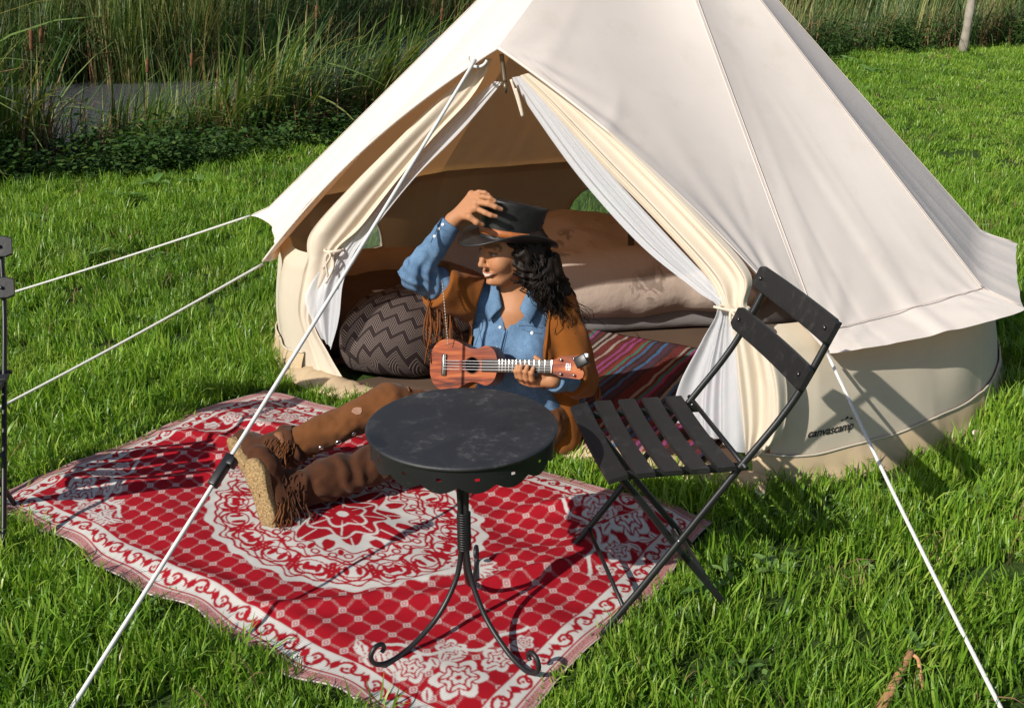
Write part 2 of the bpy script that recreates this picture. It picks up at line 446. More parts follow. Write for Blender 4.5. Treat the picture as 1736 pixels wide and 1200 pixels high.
for wa, wr_, zs in WIN:
    a = np.linspace(0, np.pi, 30); arc = np.concatenate([wr_ * np.cos(a), np.linspace(-wr_, wr_, 20)[1:]]); zz = np.concatenate([wr_ * np.sin(a), np.zeros(19)])
    deg = wa + 360 + np.degrees(arc / 1.54); t = 1 - (zz + zs - 0.012) / Z_SEAM
    P = wall_pt(deg, t) - np.stack([np.cos(np.radians(deg)), np.sin(np.radians(deg)), 0 * deg], -1) * 0.006
    n_ = 14; rad = np.linspace(0, 1, n_)[:, None]; cdeg = wa + 360 + (deg - wa - 360)[None] * rad; zc = 0.06 + (zz - 0.06)[None] * rad
    X = wall_pt(cdeg, 1 - (zc + zs - 0.012) / Z_SEAM)
    w = obj("window", *tube_vf(P, 0.012, 6, flat=0.4), M_wallc, tent)
    obj("window_net", X, grid(n_, len(deg)), M_wnet, w)
# bathtub groundsheet edge below the wall, with a piped seam
def skirt(d0, d1, n):
    deg = np.linspace(d0, d1, n); rows = []
    base = wall_pt(deg, deg * 0 + 0.80); foot = wall_pt(deg, deg * 0 + 1.0)
    nrm = np.stack([np.cos(np.radians(deg)), np.sin(np.radians(deg)), 0 * deg], -1)
    wob = 0.010 * vnoise(base, 9.0) + 0.008 * vnoise(base, 22.0)
    for s, o, z in ((0, 0.006, 0.105), (0.3, 0.016, 0.07), (0.6, 0.022, 0.04), (0.85, 0.03, 0.012), (1, 0.035, -0.01)):
        p = base * (1 - s) + foot * s + nrm * (o + wob * s)[:, None]; p[:, 2] = z + 0.02 * vnoise(base, 4.0) * (1 - s); rows.append(p)
    X = np.stack(rows, 1); X = np.stack([catmull(x, 14) for x in X], 0)
    s_ = obj("groundsheet_edge", X, grid(n, 14), M_sheet, tent)
    obj("piping", *tube_vf(X[:, 0] + nrm * 0.003, 0.004, 6), M_wallc, tent)
skirt(279, 345, 200); skirt(530, 563, 100)
# door sill: a soft roll of groundsheet between the two door posts
SILL_L, SILL_R = at_z(560, 655, 0.02), at_z(1290, 826, 0.02)
n = 200; s = np.linspace(0, 1, n)[:, None]
P = catmull([at_z(*q, 0.0) for q in ((478, 588), (496, 622), (532, 650), (585, 668), (660, 690), (760, 722), (945, 768), (1130, 803), (1220, 818), (1300, 832))], n)
a = np.linspace(0, 2 * np.pi, 20, endpoint=False)
Td = np.gradient(P, axis=0); Td /= np.linalg.norm(Td, axis=1, keepdims=True); On = np.stack([Td[:, 1], -Td[:, 0], 0 * Td[:, 0]], -1)
h = 0.032 + 0.012 * vnoise(P, 4.0) + 0.006 * vnoise(P, 13); wdt = np.interp(s[:, 0], [0, .12, .3, .42, 1], [.05, .085, .075, .05, .052]) + 0.012 * vnoise(P, 6.0)
crease = sum(0.012 * np.exp(-((s[:, 0] - c) / 0.003) ** 2) for c in (0.10, 0.15, 0.21, 0.28, 0.36, 0.55, 0.60, 0.635, 0.67, 0.74, 0.80, 0.88))
X = P[:, None] + On[:, None] * (np.cos(a)[None, :, None] * (wdt - crease)[:, None, None]) + A(0, 0, 1) * ((np.sin(a)[None, :] * (h - crease)[:, None] * (1 - .35 * np.cos(a)[None]) + 0.014))[..., None]
X = X + (0.006 * vnoise(X, 20.0) + 0.004 * vnoise(X, 45.0))[..., None] * A(0, 0, 1)
obj("door_sill", X, grid(n, 20, True), M_sheet, tent)
SILL_OUT = (P + On * (wdt * .75)[:, None])[::8, :2]
# interior floor
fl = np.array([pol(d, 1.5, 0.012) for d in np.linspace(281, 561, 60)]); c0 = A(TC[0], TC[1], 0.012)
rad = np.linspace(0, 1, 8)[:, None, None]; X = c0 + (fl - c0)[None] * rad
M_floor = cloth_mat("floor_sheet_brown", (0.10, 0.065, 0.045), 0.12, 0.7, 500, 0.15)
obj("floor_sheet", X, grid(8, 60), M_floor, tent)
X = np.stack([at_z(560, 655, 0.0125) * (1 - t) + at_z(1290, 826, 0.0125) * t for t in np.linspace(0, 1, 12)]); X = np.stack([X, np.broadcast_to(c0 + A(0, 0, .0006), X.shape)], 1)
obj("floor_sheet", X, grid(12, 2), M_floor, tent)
# poles
obj("centre_pole", *tube_vf([c0, APEX - A(0, 0, 0.01)], 0.014, 10), M_zip, tent)

# ---- door flaps: cloth gathered on the door plane
DOOR0 = PEAK - DN * 0.075
def on_door(px, py, off=0.0):
    d = ray(px, py); o = DOOR0 + DN * off
    t = ((o - _C) @ DN) / (d @ DN); return _C + d * t
def curtain(name, rows, mat, nrow, ncol, nf, seed, parent=tent, ramp=None):
    """rows: (inner px, outer px, fold depth, offset towards the viewer)"""
    r = np.random.default_rng(seed)
    I = catmull([on_door(*q[0], q[3]) for q in rows], nrow); O = catmull([on_door(*q[1], q[3]) for q in rows], nrow)
    amp = np.interp(np.linspace(0, len(rows) - 1, nrow), range(len(rows)), [q[2] for q in rows])
    v = np.linspace(0, 1, ncol); ph = r.uniform(0, 6)
    vw = v + 0.05 * np.sin(2 * np.pi * v * 1.3 + ph)
    t = np.linspace(0, 1, nrow)[:, None]
    wave = np.sin(2 * np.pi * nf * vw[None] + ph + 1.2 * np.sin(3 * t + ph)) + 0.5 * np.sin(2 * np.pi * nf * 2.3 * vw[None] + 2 * ph + 2 * t) + 0.3 * np.sin(2 * np.pi * nf * 0.5 * vw[None] - 4 * t)
    X = I[:, None] * (1 - v)[None, :, None] + O[:, None] * v[None, :, None]
    X = X + DN * (amp[:, None] * wave * 0.6)[..., None]
    return obj(name, X, grid(nrow, ncol), mat, parent)
# right side
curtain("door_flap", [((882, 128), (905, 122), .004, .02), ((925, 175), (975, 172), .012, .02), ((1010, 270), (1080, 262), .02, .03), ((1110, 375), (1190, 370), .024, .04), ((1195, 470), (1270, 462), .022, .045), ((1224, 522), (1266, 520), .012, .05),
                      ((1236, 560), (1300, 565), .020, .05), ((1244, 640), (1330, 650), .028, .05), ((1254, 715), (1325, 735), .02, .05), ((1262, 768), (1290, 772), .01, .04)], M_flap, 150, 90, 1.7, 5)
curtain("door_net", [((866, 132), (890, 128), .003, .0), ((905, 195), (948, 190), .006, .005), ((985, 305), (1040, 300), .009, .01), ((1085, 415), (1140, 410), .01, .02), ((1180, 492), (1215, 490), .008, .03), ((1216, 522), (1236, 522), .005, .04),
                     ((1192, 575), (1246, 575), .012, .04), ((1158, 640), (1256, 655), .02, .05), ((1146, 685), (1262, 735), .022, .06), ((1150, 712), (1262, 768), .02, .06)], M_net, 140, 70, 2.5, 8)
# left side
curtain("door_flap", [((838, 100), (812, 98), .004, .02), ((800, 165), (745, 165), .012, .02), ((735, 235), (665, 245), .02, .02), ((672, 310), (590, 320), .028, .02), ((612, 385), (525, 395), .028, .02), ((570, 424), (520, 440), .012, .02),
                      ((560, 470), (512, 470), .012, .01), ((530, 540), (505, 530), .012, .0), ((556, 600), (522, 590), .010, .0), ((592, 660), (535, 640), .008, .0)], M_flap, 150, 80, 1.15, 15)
curtain("door_net", [((852, 140), (838, 138), .002, -.01), ((782, 222), (752, 212), .006, -.01), ((705, 300), (672, 292), .008, -.01), ((640, 380), (608, 372), .008, -.01), ((602, 428), (570, 425), .005, 0),
                     ((584, 480), (535, 470), .012, .01), ((578, 540), (520, 510), .016, .02), ((562, 592), (545, 572), .006, .02)], M_net, 120, 60, 2.0, 19)
# ties
def tie(px, py, w, off, ends):
    c = on_door(px, py, off); a = np.linspace(0, 2 * np.pi, 24)
    P = c + DR * (np.cos(a) * w)[:, None] + DN * (np.sin(a) * 0.028)[:, None] + A(0, 0, 1) * (0.004 * np.cos(a))[:, None]
    t = obj("tie", *tube_vf(P, 0.006, 6), M_flap, tent)
    for e in ends:
        Q = catmull([c + DN * 0.03] + [on_door(*q, off + 0.035) for q in e], 16); obj("tie_end", *tube_vf(Q, 0.0045, 6), M_flap, t)
tie(1244, 522, 0.045, .05, [[(1222, 523), (1210, 520)], [(1250, 540), (1258, 556)], [(1238, 540), (1240, 552)]])
tie(566, 424, 0.038, .02, [[(552, 440), (556, 470)], [(566, 450), (553, 480)], [(560, 436), (548, 455)]])
# zip hanging at the peak
P = catmull([on_door(850, 92, .03), on_door(853, 115, .03), on_door(856, 140, .035)], 12); z_ = obj("zip", *tube_vf(P, 0.007, 6, flat=0.4), M_zip, tent)
obj("zip_puller", *tube_vf(catmull([on_door(856, 140, .04), on_door(857, 149, .045), on_door(858, 158, .04)], 6), [.004, .007, .008, .007, .005, .003], 8), M_zip, z_)
P = catmull([on_door(866, 135, .03), on_door(876, 165, .03), on_door(886, 198, .03), on_door(880, 170, .035), on_door(874, 150, .035)], 24); obj("tie_tape", *tube_vf(P, 0.005, 5, flat=0.3), M_flap, tent)
# chrome/rope loop at the canopy peak
P = np.array([on_door(810 + 16 * math.cos(t), 98 + 16 * math.sin(t), .09) for t in np.linspace(0.3, 3.3, 16)]); obj("peak_loop", *tube_vf(P, 0.005, 6), M_rope, tent)
# door gable fillet: cloth between hem and flap so that the canopy has an inner side
# logo on the wall
def wall_text(parent):
    cu = bpy.data.curves.new("logo_text", 'FONT'); cu.body = "canvascamp"; cu.size = 0.040; cu.shear = 0.32; cu.space_character = 0.96; cu.offset = 0.0006
    o = bpy.data.objects.new("tmp", cu); scene.collection.objects.link(o)
    dg = bpy.context.evaluated_depsgraph_get(); me = bpy.data.meshes.new_from_object(o.evaluated_get(dg))
    V = np.array([v.co[:] for v in me.vertices]); F = [tuple(p.vertices) for p in me.polygons]
    bpy.data.objects.remove(o); bpy.data.meshes.remove(me)
    wdt = V[:, 0].max(); V[:, 0] *= 0.185 / wdt; V[:, 0] -= V[:, 0].min()
    # three peaks over the second word
    mb = MB(); mb.add(V, F)
    def tri(pts): mb.add([(x, y, 0) for x, y in pts], [tuple(range(len(pts)))])
    dz = -0.008
    tri([(0.112, 0.036 + dz), (0.134, 0.050 + dz), (0.141, 0.0445 + dz), (0.136, 0.046 + dz), (0.132, 0.043 + dz), (0.126, 0.0435 + dz)])
    tri([(0.136, 0.041 + dz), (0.154, 0.057 + dz), (0.163, 0.048 + dz), (0.157, 0.050 + dz), (0.152, 0.046 + dz), (0.147, 0.0475 + dz)])
    tri([(0.159, 0.041 + dz), (0.171, 0.051 + dz), (0.184, 0.036 + dz), (0.176, 0.043 + dz), (0.171, 0.0415 + dz), (0.167, 0.044 + dz)])
    V = np.concatenate(mb.V); return V, mb.F
V, F = wall_text(tent)
p0 = at_z(1378, 742, 0.165); ang0 = math.degrees(math.atan2(p0[1] - TC[1], p0[0] - TC[0])) % 360
deg = ang0 + np.degrees(V[:, 0] / 1.54); t = 1 - (V[:, 1] + 0.158 - 0.012) / Z_SEAM
W = wall_pt(deg, t) + np.stack([np.cos(np.radians(deg)), np.sin(np.radians(deg)), 0 * deg], -1) * 0.0026
m = NT("logo_ink"); m.set(base=(0.012, 0.012, 0.012), rough=0.8); M_ink = m.m
obj("logo", W, F, M_ink, tent, smooth=False)
# wall toggles and loops
def toggle(px, py, y):
    c = at_y(px, py, y); a = np.linspace(0, 2 * np.pi, 14)
    obj("wall_loop", *tube_vf(c + DR * (0.018 * np.cos(a))[:, None] + A(0, 0, 1) * (0.028 * np.sin(a))[:, None], 0.004, 5), M_rope, tent)
# ---- guy lines, each with its wooden peg or slider
def guy(label, pts, r=0.0052, slider=None):
    o = thing("guy_rope", tuple(pts[-1]), label, "rope", "white tent guy ropes")
    P = catmull(pts, 60) if len(pts) > 2 else np.array([pts[0] * (1 - t) + pts[1] * t - A(0, 0, 0.012) * math.sin(math.pi * t) for t in np.linspace(0, 1, 40)])
    obj("cord", *tube_vf(P, r, 8), M_rope, o)
    if slider is not None:
        w = P - _C; dep = w @ _fw; sx = 868 + 1800 * (w @ _rt) / dep; sy = 600 - 1800 * (w @ _up) / dep
        slider = np.argmin(np.hypot(sx - slider[0], sy - slider[1])) / 39.0 + 1e-6
        c = P[int(slider * 39)]; d = norm(P[int(slider * 39) + 1] - P[int(slider * 39) - 1])
        side = norm(np.cross(d, A(0.3, 0.9, -.3)))
        obj("slider", *box_vf(c, d, side, np.cross(d, side), 0.045, 0.011, 0.013, 0.004), M_blackp, o)
        obj("slider", *box_vf(c - d * 0.028 + side * 0.012, d, side, np.cross(d, side), 0.012, 0.010, 0.015, 0.004), M_blackp, o)
    return o
PEAKR = PEAK + DN * 0.02 - A(0, 0, 0.02)
guy("long white rope from the door peak to the ground, with black slider", [on_door(806, 102, .10), A(-1.005, 1.755, 0.01)], 0.0054, (375, 803))
guy("white rope running left from the lower left eave corner of tent", [T_L - A(0, 0, 0.01), at_z(-160, 772, 0.01)])
guy("white rope running left from the upper left eave tab, farther back", [pol(TIPS[7], 1.80, Z_TIP), at_z(-190, 558, 0.01)])
guy("white rope from the right door corner down to the lower right lawn", [T_R + A(0, 0, -0.005), at_z(1735, 1275, 0.01)])
# ================================================================ bistro table and folding chairs
m = NT("black_painted_metal")
n1 = m.noise(30, 5, 0.65); n2 = m.noise(6, 4)
m.set(base=m.mix(m.ramp(n1, [(0.62, (0, 0, 0)), (0.75, (1, 1, 1))]), (0.011, 0.011, 0.012), (0.035, 0.032, 0.030)), rough=m.math('MULTIPLY_ADD', n2, 0.3, 0.28), spec=0.45)
m.bump(m.noise(140, 3), 0.12, 0.002); M_black = m.m
m = NT("worn_table_top")
tc = m.n("ShaderNodeTexCoord").outputs["Object"]
n1 = m.noise(9, 8, 0.7, dist=0.6); n2 = m.noise(42, 6, 0.7); n3 = m.noise(5, 5, 0.6, dist=0.3)
sp = m.ramp(n2, [(0.50, (0, 0, 0)), (0.64, (1, 1, 1))]); pt = m.ramp(n1, [(0.46, (0, 0, 0)), (0.64, (1, 1, 1))])
dust = m.math('MULTIPLY', m.math('MAXIMUM', m.math('MULTIPLY', sp, pt), m.math('MULTIPLY', pt, 0.12)), 0.62)
wet = m.ramp(n3, [(0.56, (0, 0, 0)), (0.64, (1, 1, 1))])
base = m.mix(dust, (0.017, 0.018, 0.021), (0.16, 0.155, 0.15))
base = m.mix(m.math('MULTIPLY', wet, 0.6), base, (0.006, 0.006, 0.007))
m.set(base=base, rough=m.math('MULTIPLY_ADD', wet, -0.10, 0.56), spec=0.5); m.bump(n2, 0.10, 0.002); M_top = m.m
m = NT("black_painted_wood")
n1 = m.noise(1.0, 6, 0.65, vec=m.n("ShaderNodeMapping", i_Vector=m.n("ShaderNodeTexCoord").outputs["Object"], i_Scale=(40.0, 8.0, 40.0)).outputs[0]); n2 = m.noise(26, 5, 0.7)
m.set(base=m.mix(m.ramp(n2, [(0.55, (0, 0, 0)), (0.8, (1, 1, 1))]), (0.013, 0.0125, 0.0125), (0.045, 0.043, 0.042)), rough=0.5, spec=0.4); m.bump(n1, 0.25, 0.003); M_slat = m.m
m = NT("bolt_steel"); m.set(base=(0.10, 0.10, 0.10), rough=0.35, metal=0.9); M_bolt = m.m

TB = A(-0.117, 2.262, 0.016); TZ = 0.562; TR = 0.2255
table = thing("bistro_table", TB, "small round black metal table with scalloped edge and scroll feet", "table")
prof = [(0.0005, TZ + 0.001), (0.06, TZ + 0.0008), (0.12, TZ), (0.18, TZ - 0.0005), (0.216, TZ - 0.001), (0.2215, TZ - 0.0018), (0.2245, TZ - 0.004), (TR, TZ - 0.0065), (0.2247, TZ - 0.0095), (0.2225, TZ - 0.012), (0.205, TZ - 0.013), (0.0005, TZ - 0.013)]
obj("table_top", *lathe_vf(prof, 96, TB), M_top, table)
# scalloped apron with punched holes
NS = 16; cols = NS * 16; hz = 9
ang = np.linspace(0, 2 * np.pi, cols, endpoint=False)
low = 0.043 + 0.016 * np.abs(np.sin(ang * NS / 2))
t = np.linspace(0, 1, hz)
rows = [np.stack([TB[0] + 0.2165 * np.cos(ang), TB[1] + 0.2165 * np.sin(ang), TZ - 0.011 - low * q], -1) for q in t]
X = np.stack(rows, 0); F = grid(hz, cols, True)
keep = np.ones(len(F), bool)
cen = X.reshape(-1, 3)[F].mean(1); ca = np.arctan2(cen[:, 1] - TB[1], cen[:, 0] - TB[0])
for k in range(NS):
    a_ = (k + 0.5) * 2 * np.pi / NS; d_ = (ca - a_ + np.pi) % (2 * np.pi) - np.pi
    keep &= ~((d_ * 0.2165) ** 2 + (cen[:, 2] - TB[2] - (TZ - 0.018 - 0.036)) ** 2 < 0.0045 ** 2)
X[..., 2] += TB[2]; X2 = X.copy(); X2[..., 0] = TB[0] + (X[..., 0] - TB[0]) * 0.994; X2[..., 1] = TB[1] + (X[..., 1] - TB[1]) * 0.994
mb = MB(); mb.add(X, F[keep]); mb.add(X2, F[keep][:, ::-1]); mb.build("apron", M_black, table)
# three bent rods with scroll feet
LEGP = [(0.024, .548), (0.018, .47), (0.011, .36), (0.0095, .28), (0.011, .215), (0.030, .145), (0.086, .070), (0.165, .022), (0.228, .0075), (0.268, .018), (0.284, .043), (0.274, .066), (0.254, .068), (0.246, .054), (0.254, .045)]
for dg in (221, 309, 86):
    c_ = catmull([(r * math.cos(math.radians(dg)), r * math.sin(math.radians(dg)), z) for r, z in LEGP], 90) + TB
    rad = np.interp(np.linspace(0, 1, 90), [0, 0.1, 0.6, 0.9, 1], [.0075, .0068, .0066, .0058, .0052])
    obj("leg", *tube_vf(c_, rad, 10), M_black, table)
mb = MB()
for z in np.arange(0.225, 0.325, 0.0066):
    a = np.linspace(0, 2 * np.pi, 20); mb.add(*tube_vf(TB + np.stack([0.0150 * np.cos(a), 0.0150 * np.sin(a), z + 0.0042 * a / 6.28], -1), 0.0024, 6))
mb.build("binding", M_black, table)
a = np.linspace(0, 2 * np.pi, 30); obj("top_ring", *tube_vf(TB + np.stack([0.034 * np.cos(a), 0.034 * np.sin(a), a * 0 + 0.545], -1), 0.005, 6), M_black, table)

def make_chair(o, f, w, label, lean=0.0):
    f = norm(f); w = norm(w); up = A(0, 0, 1)
    ch = thing("folding_chair", o, label, "chair", "black folding bistro chairs")
    L = lambda a, b, z: A(*o) + f * a + w * b + up * z
    W = 0.395
    for b in (0.0, W):
        P = catmull([L(0, b, 0.004), L(-0.11, b, 0.15), L(-0.22, b, 0.30), L(-0.333, b, 0.455), L(-0.415, b, 0.565), L(-0.468, b, 0.655), L(-0.535, b, 0.802)], 60)
        obj("post", *tube_vf(P, 0.0092, 10, flat=0.8), M_black, ch)
    for b in (0.045, W - 0.045):
        P = catmull([L(-0.03, b, 0.438), L(-0.10, b, 0.345), L(-0.19, b, 0.22), L(-0.27, b, 0.115), L(-0.353, b, 0.004)], 40)
        obj("leg", *tube_vf(P, 0.0092, 10, flat=0.8), M_black, ch)
    for b in (0.022, W - 0.022):
        obj("seat_rail", *box_vf(L(-0.175, b, 0.435), f, w, up, 0.172, 0.007, 0.009, 0.002), M_black, ch)
    obj("stretcher", *tube_vf([L(-0.055, 0, 0.075), L(-0.055, W, 0.075)], 0.006, 8), M_black, ch)
    obj("stretcher", *tube_vf([L(-0.30, 0.045, 0.075), L(-0.30, W - 0.045, 0.075)], 0.006, 8), M_black, ch)
    obj("crossbar", *tube_vf([L(-0.333, -0.02, 0.452), L(-0.333, W + 0.02, 0.452)], 0.0065, 8), M_black, ch)
    for b in (0.022, W - 0.022):
        obj("bolt", *tube_vf([L(-0.186, b - 0.028, 0.255), L(-0.186, b + 0.028, 0.255)], 0.007, 8), M_bolt, ch)
    for k in range(5):                                        # seat slats, slightly dished
        a0 = -0.022 - 0.0662 * k; n = 24; s = np.linspace(-0.018, W + 0.018, n); hw = 0.0235
        dz = -0.010 * np.sin(np.pi * np.linspace(0, 1, n)); tilt = (0.012 if k == 0 else 0.0)
        sec = [(-hw, -.004), (-hw + .002, -.006), (hw - .002, -.006), (hw, -.004), (hw, .004), (hw - .002, .006), (-hw + .002, .006), (-hw, .004)]
        V = np.array([[L(a0 + x, b, 0.452 + z + d - (tilt if x > 0 else 0)) for x, z in sec] for b, d in zip(s, dz)])
        F = [tuple(q) for q in grid(n, 8, True)] + [tuple(range(8))[::-1], tuple(range((n - 1) * 8, n * 8))]
        obj("seat_slat", V, F, M_slat, ch, smooth=False)
    for zc, ac in ((0.780, -0.522), (0.668, -0.470)):          # back slats, rounded corners, bowed
        n = 26; s = np.linspace(-0.035, W + 0.035, n); V = []
        tdir = norm(f * -0.40 + up * 0.917); nd = norm(np.cross(w, tdir));  nd = nd if nd @ f > 0 else -nd
        for i, b in enumerate(s):
            e = min(b + 0.035, W + 0.035 - b); hh = 0.032 - (0.007 * (1 - min(1, e / 0.007)) ** 2); bow = -0.012 * math.sin(math.pi * (b + 0.035) / (W + 0.07))
            c = L(ac, b, zc) + nd * (0.016 + bow)
            V.append([c + tdir * a_ + nd * q for a_, q in ((-hh, -.004), (-hh + .003, -.0065), (hh - .003, -.0065), (hh, -.004), (hh, .004), (hh - .003, .0065), (-hh + .003, .0065), (-hh, .004))])
        F = [tuple(q) for q in grid(n, 8, True)] + [tuple(range(8))[::-1], tuple(range((n - 1) * 8, n * 8))]
        sl = obj("back_slat", np.array(V), F, M_slat, ch, smooth=False)
        for b in (0.0, W):
            c = L(ac, b, zc) + nd * 0.022
            obj("bolt", *tube_vf([c, c + nd * 0.004], 0.0055, 8), M_bolt, sl)
    return ch
make_chair(A(0.224, 2.226, 0.012), A(-.988, -.156, 0), A(-.156, .988, 0), "black slatted folding chair beside the round table, in front of tent wall")
make_chair(A(-1.425, 2.57, 0.0), A(.20, -.98, 0), A(-.98, -.20, 0), "black folding chair cut off by the left edge of the picture")
# wooden peg with loop under the right door corner
def peg(px, py, label, h=0.07):
    b = at_z(px, py, 0.0); o = thing("wooden_peg", b, label, "tent peg")
    obj("stake", *box_vf(b + A(0, 0, h / 2 - 0.012), A(1, 0.1, 0), A(-.1, 1, 0), A(0.05, 0.12, 1), 0.012, 0.009, h / 2 + 0.012, 0.003), M_peg, o)
    a = np.linspace(0, 2 * np.pi, 18); obj("loop", *tube_vf(b + A(0, 0, h * 0.75) + np.stack([0.014 * np.cos(a), 0.006 + 0.012 * np.sin(a), 0.006 * np.sin(a)], -1), 0.003, 6), M_rope, o)
peg(1287, 858, "pale wooden peg holding the right door corner of the tent")
peg(1655, 752, "small wooden peg at the right end of the tent wall", 0.05)
# pale stick and twig lying in the grass
m = NT("bare_stick"); m.set(base=m.ramp(m.noise(60, 5), [(0.3, (0.30, 0.13, 0.05)), (0.7, (0.55, 0.30, 0.15))]), rough=0.8); m.bump(m.noise(90, 3), .3, .003)
st = tag(obj("stick", *tube_vf(catmull([at_z(1478, 1228, 0.03), at_z(1510, 1170, 0.045), at_z(1532, 1128, 0.05), at_z(1545, 1103, 0.055)], 14), np.linspace(0.013, 0.008, 14), 8), m.m, None, True, loc=at_z(1510, 1170, 0)), "reddish brown stick lying in the grass at bottom right", "stick")
tag(obj("twig", *tube_vf(catmull([at_z(1566, 1168, 0.02), at_z(1560, 1140, 0.035), at_z(1557, 1118, 0.05), at_z(1549, 1110, 0.055)], 10), np.linspace(0.006, 0.0045, 10), 6), m.m, None, True, loc=at_z(1560, 1140, 0)), "thin short twig beside the reddish brown stick", "stick")
# fence post on the far lawn
pb = at_z(1632, 87, 0.0)
m = NT("weathered_post"); m.set(base=m.ramp(m.noise(8, 5), [(0.3, (0.20, 0.17, 0.13)), (0.7, (0.36, 0.32, 0.26))]), rough=0.9)
tag(obj("fence_post", *tube_vf(catmull([pb - A(0, 0, .05), pb + A(0.02, 0, .6), pb + A(0.03, 0, 1.1), pb + A(0.06, 0, 1.7)], 14), np.linspace(0.075, 0.065, 14) + 0.006 * np.sin(np.arange(14) * 1.7), 10), m.m, None, True, loc=pb), "grey weathered wooden post on the far lawn by the reeds", "post")
# ================================================================ red and white woven rug
RA, RB, RC, RD = at_z(-22, 852), at_z(448, 655), at_z(1215, 892), at_z(803, 1317)
RL, RW = 1.94, 1.19
nu, nv = 780, 478
u = np.linspace(0, 1, nu)[:, None]; v = np.linspace(0, 1, nv)[None, :]
X = (RA * (1 - u)[..., None] + RD * u[..., None]) * (1 - v)[..., None] + (RB * (1 - u)[..., None] + RC * u[..., None]) * v[..., None]
X = X.reshape(nu, nv, 3)
E1, E2 = norm(RD - RA + RC - RB), norm(RB - RA + RC - RD)
lu = np.broadcast_to(u * RL, (nu, nv)); lv = np.broadcast_to(v * RW, (nu, nv))
# wavy edges
we = np.exp(-lv / 0.12); X = X - E2 * (we * (0.014 * np.sin(lu * 11) + 0.010 * np.sin(lu * 23 + 1)))[..., None]
we = np.exp(-(RW - lv) / 0.12); X = X + E2 * (we * (0.012 * np.sin(lu * 7 + 2) + 0.006 * np.sin(lu * 19)))[..., None]
we = np.exp(-(RL - lu) / 0.10); X = X + E1 * (we * (0.016 * np.sin(lv * 9 + 1)))[..., None]
# rounded corner at B
cb = np.exp(-((lu / 0.16) ** 2 + ((RW - lv) / 0.16) ** 2)); X = X + (E1 * 0.05 - E2 * 0.05) * cb[..., None]
P2 = np.stack([lu, lv, lu * 0], -1)
hz = 0.011 + 0.009 * vnoise(P2, 3.5) + 0.007 * vnoise(P2 * A(1.0, 2.2, 1), 4.5)
for cu, cv, ang_, ln, wd, am in ((0.35, 0.62, 0.5, 0.35, 0.03, 0.016), (0.42, 0.45, 0.9, 0.3, 0.03, 0.014), (0.24, 0.72, 0.3, 0.28, 0.025, 0.014), (0.52, 0.95, 0.2, 0.3, 0.03, 0.016), (1.45, 0.52, 1.1, 0.30, 0.020, 0.014), (1.62, 0.62, 1.0, 0.35, 0.022, 0.018),
                                 (1.72, 0.95, 1.2, 0.22, 0.045, 0.040), (1.58, 1.06, 0.7, 0.2, 0.04, 0.03), (0.15, 0.25, 0.4, 0.3, 0.04, 0.014), (0.9, 0.10, 0.1, 0.5, 0.035, 0.012), (1.25, 0.2, 0.8, 0.25, 0.025, 0.012)):
    du_, dv_ = lu - cu, lv - cv; a_ = du_ * math.cos(ang_) + dv_ * math.sin(ang_); b_ = -du_ * math.sin(ang_) + dv_ * math.cos(ang_)
    hz = hz + 1.25 * am * np.exp(-(a_ / ln) ** 2 - (b_ / wd) ** 2)
edge_d = np.minimum(np.minimum(lu, RL - lu), np.minimum(lv, RW - lv))
hz = hz * (0.55 + 0.45 * smooth01(edge_d, 0, 0.15)) + 0.006
X[..., 2] = hz
# ---- woven pattern: w = amount of white yarn
def aa(d, s=0.0016): return np.clip(0.5 - d / (2 * s), 0, 1)
def rot(x, y, a): return x * np.cos(a) + y * np.sin(a), -x * np.sin(a) + y * np.cos(a)
Wt = np.zeros((nu, nv))
# field lattice
g = 0.0560; cx = (lu - RL / 2) / g; cy = (lv - RW / 2) / g
fx = (cx - np.floor(cx) - 0.5) * g; fy = (cy - np.floor(cy) - 0.5) * g
dia = np.abs(fx) + np.abs(fy)
Wt = np.maximum(Wt, aa(np.abs(dia - 0.0108) - 0.0022)); Wt = np.maximum(Wt, aa(dia - 0.0040))
dots = (np.abs(np.abs(fx) - 0.0022) < 0.0017) & (np.mod(fy * 160 + (fx > 0) * .5, 1) < .5) | (np.abs(np.abs(fy) - 0.0022) < 0.0017) & (np.mod(fx * 160 + (fy > 0) * .5, 1) < .5)
Wt = np.where(dots & (dia > 0.0165), 0.40, Wt)
def motif_rose(Wt, x0, y0, R, petals, ph=0.0, sq=1.0):
    x, y = lu - x0, (lv - y0) / sq; r = np.hypot(x, y) / R; th = np.arctan2(y, x) + ph
    lob = 1 + 0.16 * np.cos(petals * th)
    q = r / lob
    ins = q < 1.0
    w = np.ones_like(q)
    w = np.where(np.abs(q - 0.66) < 0.045, 0, w); w = np.where(np.abs(q - 0.36) < 0.05, 0, w); w = np.where(q < 0.12, 0, w)
    w = np.where((np.abs(np.sin(petals * th / 2 + 1.57)) < 0.16) & (q > 0.66), 0, w)
    w = np.where((np.abs(np.sin(petals * th / 2)) < 0.2) & (q > 0.36) & (q < 0.66), 0, w)
    return np.where(ins, w, Wt)
def leaf(Wt, x0, y0, ang_, L, Wd, val=1.0, vein=True):
    x, y = rot(lu - x0, lv - y0, ang_); t = np.clip(x / L, 0, 1); hw = Wd * np.sin(np.pi * t ** 0.8)
    ins = (x > 0) & (x < L) & (np.abs(y) < hw)
    o = np.where(ins, val, Wt)
    if vein: o = np.where(ins & (np.abs(y) < 0.0022) & (t > 0.15) & (t < 0.8), 1 - val, o)
    return o
